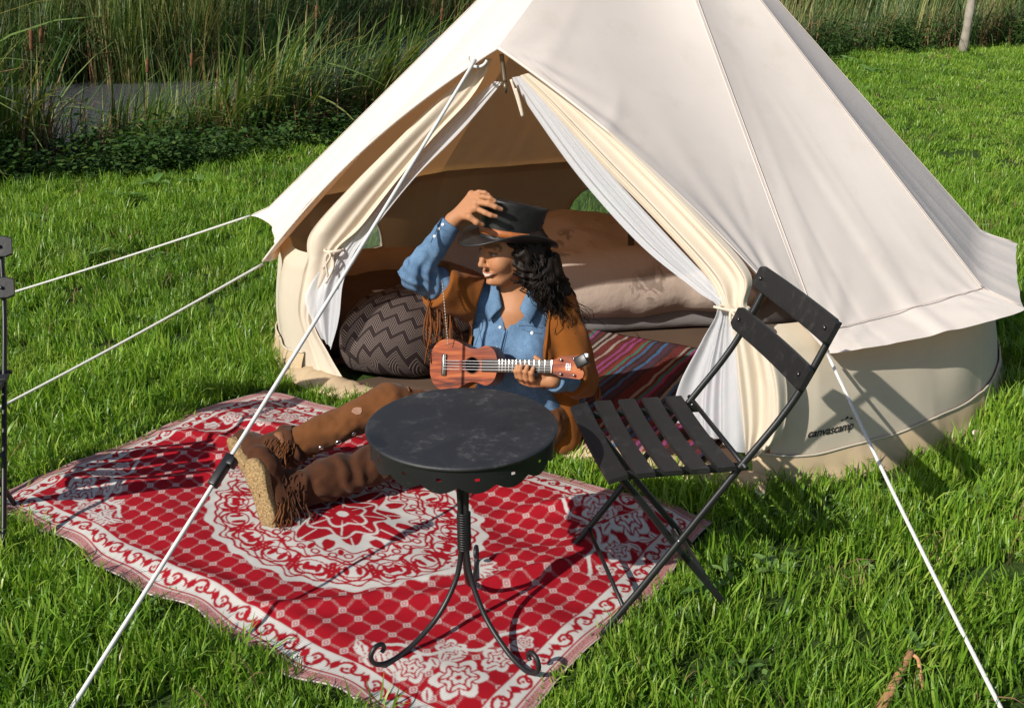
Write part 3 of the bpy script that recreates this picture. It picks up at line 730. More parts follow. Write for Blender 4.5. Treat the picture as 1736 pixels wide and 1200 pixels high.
# corner spandrels
rr_ = np.random.default_rng(12)
for sx in (0, 1):
    for sy in (0, 1):
        mx = lambda a: a if sx == 0 else RL - a
        my = lambda b: b if sy == 0 else RW - b
        dx = (lu - mx(0.125)) * (1 if sx == 0 else -1); dy = (lv - my(0.125)) * (1 if sy == 0 else -1)
        for (a, b, R, p) in ((0.20, 0.20, 0.062, 6), (0.315, 0.165, 0.042, 5), (0.165, 0.315, 0.042, 5), (0.40, 0.15, 0.026, 5), (0.15, 0.40, 0.026, 5), (0.285, 0.275, 0.036, 5)):
            Wt = motif_rose(Wt, mx(a), my(b), R, p, rr_.uniform(0, 6))
        for k in range(30):
            t = k / 30.0; th = rr_.uniform(0, 2 * np.pi)
            a = rr_.uniform(0.13, 0.46); b = rr_.uniform(0.13, max(0.15, 0.56 - a))
            if min(math.hypot(a - q[0], b - q[1]) / q[2] for q in ((0.20, 0.20, 0.062), (0.315, 0.165, 0.042), (0.165, 0.315, 0.042), (0.285, 0.275, 0.036))) < 1.05: continue
            Wt = leaf(Wt, mx(a), my(b), th, rr_.uniform(0.035, 0.055), rr_.uniform(0.009, 0.014))
        arcd = np.abs(np.hypot(dx - 0.36, dy - 0.36) - (0.30 + 0.012 * np.sin(14 * np.arctan2(dy - 0.36, dx - 0.36))))
        sel = (dx < 0.33) & (dy < 0.33) & (dx > 0) & (dy > 0)
        Wt = np.where(sel & (arcd < 0.006), 1, Wt)
# medallion
mx_, my_ = RL / 2 + 0.02, RW / 2 - 0.01
x, y = (lu - mx_) / 0.46, (lv - my_) / 0.335
r = np.hypot(x, y); th = np.arctan2(y, x)
scal = 1.0 + 0.05 * np.abs(np.sin(9 * th)) + 0.02 * np.sin(18 * th + 1) + 0.02 * np.sin(27 * th)
q = r / scal; ins = q < 1
wm = np.ones_like(q)
# red scrolls inside the white ring
tt = th / (2 * np.pi) * 18; k = np.floor(tt); ft = (tt - k - 0.5)
rx, ry = ft * 0.34 * 0.62, (q - 0.80)
cd = np.hypot(rx, ry)
wm = np.where((np.abs(cd - 0.075) < 0.011) & (ry > -0.055), 0, wm); wm = np.where((cd < 0.032) & (np.mod(k, 2) == 0), 0, wm)
wm = np.where((np.abs(np.abs(rx) - 0.095) < 0.010) & (np.abs(ry + 0.01) < 0.10), 0, wm)
wm = np.where(np.abs(q - (0.925 + 0.015 * np.sin(36 * th))) < 0.010, 0, wm)
wm = np.where(np.abs(q - (0.655 + 0.030 * np.sin(12 * th))) < 0.012, 0, wm)
wm = np.where((np.abs(q - (0.70 + 0.05 * np.cos(24 * th))) < 0.010) & (np.sin(6 * th) > -0.4), 0, wm)
wm = np.where((np.abs(q - (0.865 + 0.035 * np.abs(np.sin(18 * th)))) < 0.008), 0, wm)
wm = np.where((np.abs(q - (0.60 + 0.045 * np.abs(np.sin(9 * th + .5)))) < 0.009), 0, wm)
for k in range(18):
    a_ = (k + .5) * math.pi / 9; xx, yy = rot(x, y, a_)
    wm = np.where((((xx - .80) / .055) ** 2 + ((np.abs(yy) - .045) / .022) ** 2 < 1), 0, wm)
    wm = np.where((np.abs(((xx - .80) / .085) ** 2 + (yy / .105) ** 2 - 1) < .14), 0, wm)
wm = np.where((np.abs(q - (0.515 + 0.035 * np.cos(16 * th))) < 0.009), 0, wm)
for k in range(16):
    a_ = (k + .5) * math.pi / 8; xx, yy = rot(x, y, a_)
    wm = np.where((((xx - .555) / .045) ** 2 + (yy / .022) ** 2 < 1), 0, wm); wm = np.where((np.abs(np.hypot(xx - .60, np.abs(yy) - .055) - .028) < .008), 0, wm)
# red flower in the middle
pet = 0.40 + 0.09 * np.cos(8 * th) + 0.05 * np.cos(4 * th)
wm = np.where(r < pet, 0, wm)
for k in range(8):
    a_ = k * math.pi / 4 + 0.39; xx, yy = rot(x, y, a_); t = np.clip((xx - 0.40) / 0.16, 0, 1)
    wm = np.where((xx > 0.40) & (xx < 0.56) & (np.abs(yy) < 0.045 * np.sin(np.pi * (0.25 + 0.75 * t))), 0, wm)
wm = np.where(np.abs(r - 0.30 * (1 + 0.14 * np.cos(8 * th + 1.5))) < 0.013, 1, wm)
wm = np.where((np.abs(np.sin(4 * th + 0.8)) < 0.10) & (r > 0.10) & (r < 0.31), 1, wm)
wm = np.where(np.abs(r - 0.17 * (1 + 0.18 * np.cos(5 * th))) < 0.013, 1, wm); wm = np.where(r < 0.045, 1, wm)
wm = np.where((r < pet) & (r > 0.33) & (np.abs(np.sin(8 * th)) < 0.13), 1, wm)
Wt = np.where(ins, wm, Wt)
# flowers outside both ends of the medallion
for s_ in (-1, 1):
    Wt = motif_rose(Wt, mx_ + s_ * 0.47, my_, 0.052, 6, 0.3)
    for k in range(-2, 3): Wt = leaf(Wt, mx_ + s_ * 0.51, my_, (0 if s_ > 0 else np.pi) + k * 0.5, 0.06, 0.012)
# scroll border
d = np.minimum(np.minimum(lu, RL - lu), np.minimum(lv, RW - lv))
along = np.where((d == lv) | (d == RW - lv), lu, lv + 0.03)
d0_ = d + 0.0; d = d + 0.022
bw = (d > 0.058) & (d < 0.128)
cell = 0.0905; ka = np.floor(along / cell); fa = (along / cell - ka - 0.5) * cell; fd = (d - 0.093)
sg = np.where(np.mod(ka, 2) == 0, 1.0, -1.0); fd2 = fd * sg
rad = np.hypot(fa, fd2); an = np.arctan2(fd2, fa)
spiral = np.abs(rad - (0.010 + 0.0165 * ((an + np.pi) / (2 * np.pi)))) < 0.0042
hook = (np.abs(np.hypot(fa - 0.026, fd2 - 0.012) - 0.018) < 0.004) & (fd2 < 0.016)
dotm = rad < 0.0045; sprig = (np.abs(fa + 0.034) < 0.006 * (1 + np.cos(fd2 * 150))) & (np.abs(fd2) < 0.024)
wb = np.where(spiral | hook | dotm | sprig, 0.0, 1.0)
wb = np.where((np.abs(d - 0.0605) < 0.0030) | (np.abs(d - 0.1255) < 0.0030), 0.0, wb)
Wt = np.where(bw, wb, Wt)
# narrow woven selvedge: chevrons and stripes
chev = np.mod((along + np.abs(np.mod(d, 0.012) - 0.006) * 1.6) / 0.0085, 1.0)
wo = np.where(chev < 0.45, 0.62, 0.08)
wo = np.where(d < 0.034, np.where(np.mod(d / 0.0075, 1) < 0.5, 0.75, 0.25), wo); wo = np.where(d < 0.026, 0.8, wo)
wo = np.where(np.abs(d - 0.0555) < 0.0026, 0.85, wo)
Wt = np.where(d <= 0.058, wo, Wt); d = d0_
# soften by one thread, uneven dye
Ws = Wt.copy(); Ws[1:-1, 1:-1] = (Wt[1:-1, 1:-1] * 3 + Wt[:-2, 1:-1] + Wt[2:, 1:-1] + Wt[1:-1, :-2] + Wt[1:-1, 2:]) / 7
Wt = np.clip(Ws, 0, 1)
red = np.array([0.315, 0.006, 0.014]); wht = np.array([0.54, 0.52, 0.49])
var = (1 + 0.10 * vnoise(P2, 9.0) + 0.06 * vnoise(P2, 40.0))[..., None]
col = (red * (1 - Wt[..., None]) + wht * Wt[..., None]) * var
m = NT("woven_rug")
at = m.n("ShaderNodeAttribute", attribute_name="weave")
tcn = m.n("ShaderNodeTexCoord").outputs["UV"]
w1 = m.n("ShaderNodeTexWave", i_Vector=tcn, i_Scale=95.0, i_Distortion=0.6); w1.bands_direction = 'X'
w2 = m.n("ShaderNodeTexWave", i_Vector=tcn, i_Scale=60.0, i_Distortion=0.8); w2.bands_direction = 'Y'
hgt = m.math('MULTIPLY', w1.outputs[1], w2.outputs[1])
m.set(base=m.mix(m.math('MULTIPLY', hgt, 0.35), m.mix(0.75, at.outputs[0], at.outputs[0]), m.mix(1.0, at.outputs[0], (0.62, 0.60, 0.60), 'MULTIPLY')), rough=0.85, spec=0.12)
m.bump(hgt, 0.5, 0.003)
F = grid(nu, nv)[:, ::-1]
rug = obj("patterned_rug", X, F, m.m, None, True, loc=tuple((RA + RC) / 2))
me = rug.data
ca = me.color_attributes.new("weave", 'FLOAT_COLOR', 'POINT')
ca.data.foreach_set("color", np.concatenate([col, np.ones((nu, nv, 1))], -1).astype(np.float32).ravel())
uvl = me.uv_layers.new(name="UVMap")
li = np.empty(len(me.loops), np.int32); me.loops.foreach_get("vertex_index", li)
uvv = np.stack([lu.ravel(), lv.ravel()], -1)[li]; uvl.data.foreach_set("uv", uvv.astype(np.float32).ravel())
sm = rug.modifiers.new("thickness", 'SOLIDIFY'); sm.thickness = 0.004; sm.offset = -1
tag(rug, "red and white woven rug with a flower medallion, spread on the grass", "rug")

# ================================================================ things inside the tent
m = NT("rag_rug_stripes")
tcx = m.n("ShaderNodeSeparateXYZ", i_0=m.n("ShaderNodeTexCoord").outputs["UV"])
wob = m.math('MULTIPLY', m.noise(14, 2, coord="UV"), 0.012)
xx = m.math('ADD', tcx.outputs[0], wob)
wnn = m.n("ShaderNodeTexWhiteNoise", noise_dimensions='1D'); m.l(m.math('FLOOR', m.math('MULTIPLY', xx, 74.0)), wnn.inputs["W"])
pal = m.n("ShaderNodeValToRGB"); pal.color_ramp.interpolation = 'CONSTANT'; e = pal.color_ramp.elements
stops = [(0.0, (0.12, 0.012, 0.015)), (0.22, (0.02, 0.012, 0.015)), (0.36, (0.22, 0.03, 0.02)), (0.46, (0.05, 0.02, 0.05)), (0.56, (0.36, 0.31, 0.27)), (0.64, (0.02, 0.14, 0.30)), (0.70, (0.35, 0.10, 0.02)), (0.76, (0.30, 0.05, 0.20)), (0.83, (0.03, 0.18, 0.14)), (0.89, (0.02, 0.012, 0.015)), (0.95, (0.45, 0.20, 0.25))]  # mostly dark stripes, the shade of the tent put into the palette
while len(e) < len(stops): e.new(0.5)
for el, (p_, c_) in zip(e, stops): el.position = p_; el.color = (*c_, 1)
m.l(wnn.outputs[0], pal.inputs[0])
m.set(base=m.mix(0.3, pal.outputs[0], m.mix(m.noise(220, 3, coord="UV"), (0.02, 0.01, 0.01), (0.20, 0.12, 0.10))), rough=0.95, spec=0.1); m.bump(m.noise(160, 3, coord="UV"), 0.8, 0.01)
o0 = at_z(985, 752, 0.03); SL = norm(A(DR[0], DR[1], 0)); IN = -DN
n1_, n2_ = 70, 70
a_ = np.linspace(-0.45, 0.40, n1_)[:, None]; b_ = np.linspace(0.03, 1.05, n2_)[None]
Xr = o0 + SL * a_[..., None] + IN * b_[..., None]; Xr = np.broadcast_to(Xr, (n1_, n2_, 3)).copy(); Xr[..., 2] = 0.034 + 0.006 * vnoise(Xr, 9.0) + 0.004 * vnoise(Xr, 22)
rr = obj("rag_rug", Xr, grid(n1_, n2_), m.m, None, True, loc=tuple(o0))
uvl = rr.data.uv_layers.new(name="UVMap"); li = np.empty(len(rr.data.loops), np.int32); rr.data.loops.foreach_get("vertex_index", li)
uvv = np.stack(np.broadcast_arrays(a_, b_), -1).reshape(-1, 2)[li]; uvl.data.foreach_set("uv", uvv.astype(np.float32).ravel())
sm = rr.modifiers.new("thickness", 'SOLIDIFY'); sm.thickness = 0.008; sm.offset = -1
tag(rr, "striped rag rug with tent shade in its colours, on the tent floor behind the chair", "rug")

import openvdb
def sdf_mesh(fn, lo, hi, vox):
    """polygon mesh of the zero level of fn over a box"""
    lo = A(*lo); hi = A(*hi); n = np.ceil((hi - lo) / vox).astype(int) + 1
    ax = [np.float32(lo[i]) + np.arange(n[i], dtype=np.float32) * np.float32(vox) for i in range(3)]
    Pg = np.stack(np.meshgrid(*ax, indexing="ij"), -1)
    D = fn(Pg).astype(np.float32)
    g_ = openvdb.FloatGrid(background=float(vox * 4)); g_.copyFromArray(np.clip(D, -vox * 4, vox * 4))
    pts, tris, quads = g_.convertToPolygons(isovalue=0.0, adaptivity=0.0)
    pts = pts.astype(np.float64) * vox + lo
    F = quads.astype(np.int64)
    v0, v1, v2, v3 = (pts[F[:, k]] for k in range(4))
    vol = np.einsum('ij,ij->i', v0, np.cross(v1, v2)).sum() + np.einsum('ij,ij->i', v0, np.cross(v2, v3)).sum()
    if vol < 0: F = F[:, ::-1]
    return pts, np.ascontiguousarray(F)
def smin(a, b, k):
    h = np.clip(0.5 + 0.5 * (b - a) / k, 0, 1); return b + (a - b) * h - k * h * (1 - h)
def smax(a, b, k): return -smin(-a, -b, k)
def rcone(P, a, b, ra, rb):
    a = A(*a).astype(np.float32); b = A(*b).astype(np.float32); ab = b - a
    t = np.clip(((P - a) @ ab) / np.float32(ab @ ab), 0, 1)
    return np.linalg.norm(P - a - t[..., None] * ab, axis=-1) - (ra + (rb - ra) * t)
def ellip(P, c, R, M=None):
    q = P - A(*c).astype(np.float32)
    if M is not None: q = q @ np.asarray(M, np.float32)          # columns of M are the local axes
    R = np.asarray(R, np.float32); k0 = np.linalg.norm(q / R, axis=-1); k1 = np.linalg.norm(q / (R * R), axis=-1)
    return k0 * (k0 - 1.0) / (k1 + 1e-9)
def rbox(P, c, h, r, M=None):
    q = P - A(*c).astype(np.float32)
    if M is not None: q = q @ np.asarray(M, np.float32)
    d = np.abs(q) - (np.asarray(h, np.float32) - r)
    return np.linalg.norm(np.maximum(d, 0), axis=-1) + np.minimum(d.max(-1), 0) - r

M_matt = cloth_mat("grey_mattress", (0.20, 0.185, 0.185), 0.08, 0.9, 700, .2)
m = NT("printed_duvet")
n1 = m.noise(7, 3, 0.5, dist=1.6); n2 = m.noise(3.2, 2)
prn = m.math('MULTIPLY', m.ramp(n1, [(0.52, (0, 0, 0)), (0.55, (1, 1, 1)), (0.62, (1, 1, 1)), (0.66, (0, 0, 0))]), m.ramp(n2, [(0.5, (0, 0, 0)), (0.6, (1, 1, 1))]))
m.set(base=m.mix(m.math('MULTIPLY', prn, 0.6), (0.43, 0.345, 0.29), (0.14, 0.10, 0.08)), rough=0.9, spec=0.1); m.bump(m.noise(24, 4), .4, .01); M_duvet = m.m
Rz = lambda d: np.array([[math.cos(d), -math.sin(d), 0], [math.sin(d), math.cos(d), 0], [0, 0, 1]])
Mb = Rz(math.radians(8))
V, F = sdf_mesh(lambda P: rbox(P, (0.72, 4.98, 0.10), (0.60, 0.50, 0.085), 0.05, Mb) + 0.008 * vnoise(P, 5), (0.0, 4.3, 0.0), (1.5, 5.7, 0.25), 0.016)
tag(obj("mattress", V, F, M_matt, None, True, loc=(0.72, 4.98, 0.015)), "low grey mattress on the tent floor under the printed duvet", "mattress")
def duvet(P):
    d = rbox(P, (0.55, 4.82, 0.24), (0.58, 0.46, 0.15), 0.14, Mb); d = smin(d, ellip(P, (0.26, 4.92, 0.28), (0.33, 0.30, 0.14)), 0.12)
    return d + 0.020 * vnoise(P, 4.0) + 0.008 * vnoise(P * A(1, 1, .6).astype(np.float32), 12)
V, F = sdf_mesh(duvet, (-0.25, 4.2, 0.06), (1.35, 5.5, 0.62), 0.016)
tag(obj("duvet", V, F, M_duvet, None, True, loc=(0.55, 4.92, 0.18)), "bulky pale printed duvet heaped on the mattress in the tent", "duvet")
M_pil = cloth_mat("brown_linen", (0.30, 0.21, 0.13), 0.15, 0.9, 700, .25)
def pillow(c, R, M, seed):
    def f(P):
        q = (P - A(*c).astype(np.float32)) @ np.asarray(M, np.float32); R_ = np.asarray(R, np.float32)
        e = 1 - 0.75 * np.clip(np.abs(q[..., 0]) / R_[0], 0, 1) ** 3; e2 = 1 - 0.75 * np.clip(np.abs(q[..., 1]) / R_[1], 0, 1) ** 3
        d = np.maximum(np.maximum(np.abs(q[..., 0]) - R_[0], np.abs(q[..., 1]) - R_[1]), np.abs(q[..., 2]) - R_[2] * e * e2)
        return d * 0.8 + 0.006 * vnoise(P + seed, 9)
    return f
def tilt(ax, d): return np.array(Matrix.Rotation(d, 3, ax))
Mp = Rz(0.2) @ tilt('X', math.radians(60))
V, F = sdf_mesh(pillow((-0.66, 4.86, 0.14), (0.22, 0.15, 0.085), Mp, 3), (-0.95, 4.6, 0), (-0.3, 5.2, 0.5), 0.012)
tag(obj("tan_pillow", V, F, M_pil, None, True, loc=(-0.62, 4.9, 0.05)), "tan pillow leaning on the tent wall below the left window", "pillow")
V, F = sdf_mesh(pillow((-0.16, 4.55, 0.30), (0.20, 0.15, 0.085), Rz(-0.15) @ tilt('X', math.radians(50)), 9), (-0.5, 4.3, 0.05), (0.2, 4.9, 0.55), 0.012)
tag(obj("grey_pillow", V, F, M_matt, None, True, loc=(-0.16, 4.55, 0.12)), "greyish pillow behind the person, left of the face", "pillow")
# zigzag bean bag
m = NT("zigzag_fabric")
uvn = m.n("ShaderNodeSeparateXYZ", i_0=m.n("ShaderNodeTexCoord").outputs["UV"])
zz = m.math('PINGPONG', m.math('MULTIPLY', uvn.outputs[0], 1.0), 0.034)
row = m.math('ADD', uvn.outputs[1], m.math('MULTIPLY', zz, 1.15))
fine = m.math('PINGPONG', m.math('MULTIPLY', row, 1.0), 0.0045)
line = m.ramp(m.math('DIVIDE', fine, 0.0045), [(0.60, (0, 0, 0)), (0.72, (1, 1, 1))])
band = m.ramp(m.math('DIVIDE', m.math('PINGPONG', row, 0.036), 0.036), [(0.25, (0, 0, 0)), (0.3, (1, 1, 1))])
m.set(base=m.mix(m.math('MULTIPLY', line, band), (0.026, 0.018, 0.018), (0.17, 0.135, 0.12)), rough=0.9, spec=0.1); M_zig = m.m
def bag(P):
    d = ellip(P, (-0.45, 4.08, 0.14), (0.265, 0.235, 0.185)); d = smin(d, ellip(P, (-0.32, 4.18, 0.21), (0.18, 0.16, 0.14)), 0.08)
    d = smax(d, -(P[..., 2] - 0.02), 0.03)
    return d + 0.014 * vnoise(P, 6.0) + 0.006 * vnoise(P, 15)
V, F = sdf_mesh(bag, (-0.8, 3.76, 0.0), (-0.03, 4.42, 0.45), 0.010)
bb = obj("bean_bag", V, F, M_zig, None, True, loc=(-0.46, 3.99, 0.02))
uvl = bb.data.uv_layers.new(name="UVMap"); li = np.empty(len(bb.data.loops), np.int32); bb.data.loops.foreach_get("vertex_index", li)
ww = np.stack([V[:, 0] * 0.94 + V[:, 1] * -0.34 + 0.03 * np.sin(V[:, 2] * 12), V[:, 2] * 0.8 + V[:, 1] * 0.75 + 0.02 * np.sin(V[:, 0] * 14)], -1); uvl.data.foreach_set("uv", ww[li].astype(np.float32).ravel())
tag(bb, "dark bean bag with fine pale zigzag lines inside the tent door", "bean bag")
M_blk = cloth_mat("dark_blanket", (0.06, 0.035, 0.025), 0.2, 0.95, 500, .3)
V, F = sdf_mesh(lambda P: rbox(P, (-0.52, 4.45, 0.13), (0.42, 0.26, 0.115), 0.07, Rz(0.3)) + 0.02 * vnoise(P, 5) + 0.008 * vnoise(P, 14), (-1.05, 4.0, 0.0), (0.1, 4.95, 0.36), 0.016)
tag(obj("dark_blanket", V, F, M_blk, None, True, loc=(-0.52, 4.45, 0.02)), "folded dark brown blanket behind the zigzag bean bag", "blanket")
# ================================================================ the person with hat and ukulele
class Field:
    def __init__(s, lo, hi, vox, far=0.09):
        s.lo = A(*lo).astype(np.float32); s.vox = vox; s.n = (np.ceil((A(*hi) - A(*lo)) / vox).astype(int) + 1); s.D = np.full(tuple(s.n), far, np.float32)
    def box(s, blo, bhi):
        i0 = np.clip(np.floor((A(*blo) - s.lo) / s.vox).astype(int), 0, s.n - 1); i1 = np.clip(np.ceil((A(*bhi) - s.lo) / s.vox).astype(int) + 1, 1, s.n)
        sl = tuple(slice(a, b) for a, b in zip(i0, i1))
        ax = [s.lo[i] + np.arange(i0[i], i1[i], dtype=np.float32) * np.float32(s.vox) for i in range(3)]
        return sl, np.stack(np.meshgrid(*ax, indexing="ij"), -1)
    def add(s, fn, blo, bhi, k):
        sl, P = s.box(blo, bhi)
        if P.size: s.D[sl] = smin(s.D[sl], fn(P).astype(np.float32), k)
    def cut(s, fn, blo, bhi, k):
        sl, P = s.box(blo, bhi)
        if P.size: s.D[sl] = smax(s.D[sl], -fn(P).astype(np.float32), k)
    def cone(s, a, b, ra, rb, k=0.015):
        a, b = A(*a), A(*b); m_ = max(ra, rb) + k + 3 * s.vox
        s.add(lambda P: rcone(P, a, b, ra, rb), np.minimum(a, b) - m_, np.maximum(a, b) + m_, k)
    def chain(s, pts, rad, k=0.015):
        for i in range(len(pts) - 1): s.cone(pts[i], pts[i + 1], rad[i], rad[i + 1], k)
    def ell(s, c, R, M=None, k=0.02):
        m_ = max(R) + k + 3 * s.vox
        s.add(lambda P: ellip(P, c, R, M), A(*c) - m_, A(*c) + m_, k)
    def scoop(s, c, R, M=None, k=0.006):
        m_ = max(R) + k + 3 * s.vox
        s.cut(lambda P: ellip(P, c, R, M), A(*c) - m_, A(*c) + m_, k)
    def wrinkle(s, amp_fn, band=0.02):
        idx = np.nonzero(np.abs(s.D) < band)
        P = np.stack(idx, -1).astype(np.float32) * s.vox + s.lo
        s.D[idx] += amp_fn(P).astype(np.float32)
    def mesh(s):
        g_ = openvdb.FloatGrid(background=float(s.vox * 4)); D = np.clip(s.D, -s.vox * 4, s.vox * 4)
        D[0], D[-1], D[:, 0], D[:, -1], D[:, :, 0], D[:, :, -1] = [s.vox * 4] * 6
        g_.copyFromArray(D)
        pts, tris, F = g_.convertToPolygons(isovalue=0.0, adaptivity=0.0); pts = pts.astype(np.float64) * s.vox + s.lo; F = F.astype(np.int64)
        v0, v1, v2, v3 = (pts[F[:, k]] for k in range(4))
        vol = np.einsum('ij,ij->i', v0, np.cross(v1, v2)).sum() + np.einsum('ij,ij->i', v0, np.cross(v2, v3)).sum()
        return pts, np.ascontiguousarray(F if vol > 0 else F[:, ::-1])
def proj(P):
    w = P - _C.astype(P.dtype); dep = w @ _fw.astype(P.dtype)
    return 868 + 1800 * (w @ _rt.astype(P.dtype)) / dep, 600 - 1800 * (w @ _up.astype(P.dtype)) / dep, dep
def poly2d_sd(x, y, poly):
    """signed distance to a polygon, negative inside"""
    poly = np.asarray(poly, float); n = len(poly); best = np.full(x.shape, 1e9); ins = np.zeros(x.shape, bool)
    for i in range(n):
        x0, y0 = poly[i]; x1, y1 = poly[(i + 1) % n]; dx, dy = x1 - x0, y1 - y0
        t = np.clip(((x - x0) * dx + (y - y0) * dy) / (dx * dx + dy * dy + 1e-9), 0, 1)
        best = np.minimum(best, np.hypot(x - x0 - t * dx, y - y0 - t * dy))
        c = ((y0 <= y) != (y1 <= y)); xi = x0 + (y - y0) / (dy if abs(dy) > 1e-9 else 1e-9) * dx; ins ^= c & (x < xi)
    return np.where(ins, -best, best)
from mathutils.bvhtree import BVHTree
def bvh_of(V, F): return BVHTree.FromPolygons([tuple(v) for v in V], [tuple(int(i) for i in f) for f in F])
def hit(b, px, py):
    d = ray(px, py); h = b.ray_cast(Vector(_C), Vector(norm(d)))
    return (np.array(h[0]), np.array(h[1])) if h[0] is not None else (None, None)

PER = A(0.03, 3.27, 0.04)
person = thing("person", PER, "seated person in denim shirt, rust suede jacket, black hat, holding a ukulele", "person")
TF = norm(A(-.22, -.97, 0)); TLf = A(-TF[1], TF[0], 0); TLf = TLf if TLf[0] > 0 else -TLf; UPV = A(0, 0, 1)
MT = np.stack([TLf, TF, UPV], 1)                                       # lateral (her left), forward, up
T0 = A(0.018, 3.275, 0.0)
def tp(l, f, z): return T0 + TLf * l + TF * f + UPV * z
SH_R, EL_R, WR_R = at_y(812, 510, 3.27), at_y(703, 466, 3.15), at_y(768, 374, 3.165)
SH_L, EL_L, WR_L = at_y(945, 524, 3.25), at_y(982, 640, 3.17), at_y(936, 643, 2.985)
HD = A(-0.010, 3.225, 0.742)                                            # head centre
FD = norm(A(-.83, -.545, -0.07)); LDv = norm(np.cross(UPV, FD)); UD = np.cross(FD, LDv)
UD = norm(UD + 0.10 * LDv * 0); MH = np.stack([FD, LDv, UD], 1)
def hp(f, l, u): return HD + FD * f + LDv * l + UD * u

# ---- skin: head, neck, chest, arms and hands in one surface
B = Field((-0.36, 2.90, 0.10), (0.26, 3.46, 0.955), 0.0026)
B.ell(hp(-.018, 0, .030), (.096, .074, .086), MH, .02)
B.ell(hp(.022, 0, -.026), (.065, .057, .076), MH, .03)
for s_ in (-1, 1):
    B.cone(hp(-.010, .046 * s_, -.040), hp(.050, .018 * s_, -.091), .017, .0145, .03)
    B.ell(hp(.060, .036 * s_, -.030), (.023, .023, .024), MH, .03)
    B.cone(hp(.086, .010 * s_, .021), hp(.070, .048 * s_, .022), .009, .008, .012)
    B.cone(hp(.0955, .009 * s_, -.038), hp(.090, .0125 * s_, -.039), .0062, .005, .007)
    B.ell(hp(-.008, .074 * s_, -.012), (.016, .008, .030), MH, .008)
B.cone(hp(.050, 0, -.094), hp(.074, 0, -.097), .019, .0145, .02)
B.cone(hp(.085, 0, .010), hp(.1065, 0, -.033), .0072, .0088, .011)
for s_ in (-1, 1):
    B.scoop(hp(.098, .031 * s_, .002), (.016, .016, .010), MH, .008)
    B.ell(hp(.076, .031 * s_, .001), (.0125, .0135, .0115), MH, .003)
    for t0, t1 in ((0.0, 0.5), (0.5, 1.0)):                             # lips
        q0 = hp(.0915 - .016 * t0 ** 2, .033 * t0 * s_, -.0645 + .0075 * t0); q1 = hp(.0915 - .016 * t1 ** 2, .033 * t1 * s_, -.0645 + .0075 * t1)
        B.cone(q0, q1, .0034 - .0014 * t0, .0034 - .0014 * t1, .006)
        q0 = hp(.0905 - .015 * t0 ** 2, .031 * t0 * s_, -.0745 + .014 * t0 ** 1.5); q1 = hp(.0905 - .015 * t1 ** 2, .031 * t1 * s_, -.0745 + .014 * t1 ** 1.5)
        B.cone(q0, q1, .0040 - .0018 * t0, .0040 - .0020 * t1, .006)
NB = tp(0, .005, .585)
B.cone(hp(-.025, 0, -.055), NB, .043, .044, .03)
B.cone(NB, tp(0, .016, .53), .046, .080, .06)
B.ell(tp(0, .0, .44), (.135, .092, .145), MT, .05)
for s_ in (-1, 1): B.cone(tp(.062 * s_, .074, .40), tp(.06 * s_, .06, .40), .050, .05, .04)
for s_ in (-1, 1): B.cone(tp(0.012 * s_, .055, .565), tp(.10 * s_, .035, .575), .010, .010, .014)   # collar bones
B.cone(SH_R, tp(-.03, .0, .55), .048, .06, .04); B.cone(SH_L, tp(.03, .0, .55), .048, .06, .04)
B.chain([SH_R, EL_R, WR_R], [.040, .034, .024], .02); B.chain([SH_L, EL_L, WR_L], [.040, .034, .024], .02)
# right hand, resting on the hat: palm, four fingers, thumb
KN = [at_y(806, 353, 3.118), at_y(808, 343, 3.130), at_y(806, 335, 3.147), at_y(800, 330, 3.165)]
for k_ in KN: B.cone(WR_R, k_, .019, .0115, .010)
B.cone(KN[0], KN[3], .010, .010, .010)
FR = [[KN[0], at_y(823, 361, 3.100), at_y(832, 365, 3.096), at_y(841, 367, 3.100)],
      [KN[1], at_y(828, 346, 3.108), at_y(840, 351, 3.102), at_y(850, 355, 3.108)],
      [KN[2], at_y(820, 334, 3.118), at_y(831, 336, 3.112), at_y(839, 341, 3.112)],
      [KN[3], at_y(812, 326, 3.145), at_y(822, 327, 3.140), at_y(829, 331, 3.138)]]
for f_, r_ in zip(FR, (.0082, .0086, .0082, .0074)): B.chain(f_, [r_ * 1.05, r_, r_ * .92, r_ * .75], .0025)
B.chain([WR_R * .6 + KN[0] * .4, at_y(796, 368, 3.105), at_y(808, 377, 3.098), at_y(818, 381, 3.105)], [.013, .0105, .009, .007], .005)
# left hand round the neck of the ukulele
K2 = [at_y(908, 650, 2.985), at_y(900, 650, 2.987), at_y(892, 648, 2.991), at_y(885, 645, 2.997)]
for k_ in K2: B.cone(WR_L, k_, .019, .0105, .010)
F2 = [[K2[0], at_y(902, 643, 2.955), at_y(901, 632, 2.948), at_y(904, 624, 2.957)],
      [K2[1], at_y(893, 642, 2.958), at_y(891, 630, 2.951), at_y(894, 621, 2.960)],
      [K2[2], at_y(884, 640, 2.964), at_y(881, 628, 2.958), at_y(884, 619, 2.966)],
      [K2[3], at_y(877, 638, 2.974), at_y(874, 629, 2.968), at_y(877, 620, 2.974)]]
for f_, r_ in zip(F2, (.0086, .009, .0086, .0076)): B.chain(f_, [r_ * 1.05, r_, r_ * .92, r_ * .74], .003)
B.chain([WR_L * .5 + K2[0] * .5, at_y(921, 624, 2.975), at_y(914, 612, 2.985), at_y(908, 606, 2.990)], [.013, .0105, .0092, .0075], .005)
BV, BF = B.mesh()
sel = (BV[:, 2] > .49) & (BV[:, 2] < .635) & (np.abs(BV[:, 0] - .01) < .12)            # ease the join of neck and chest
E_ = np.concatenate([BF[:, [0, 1]], BF[:, [1, 2]], BF[:, [2, 3]], BF[:, [3, 0]]])
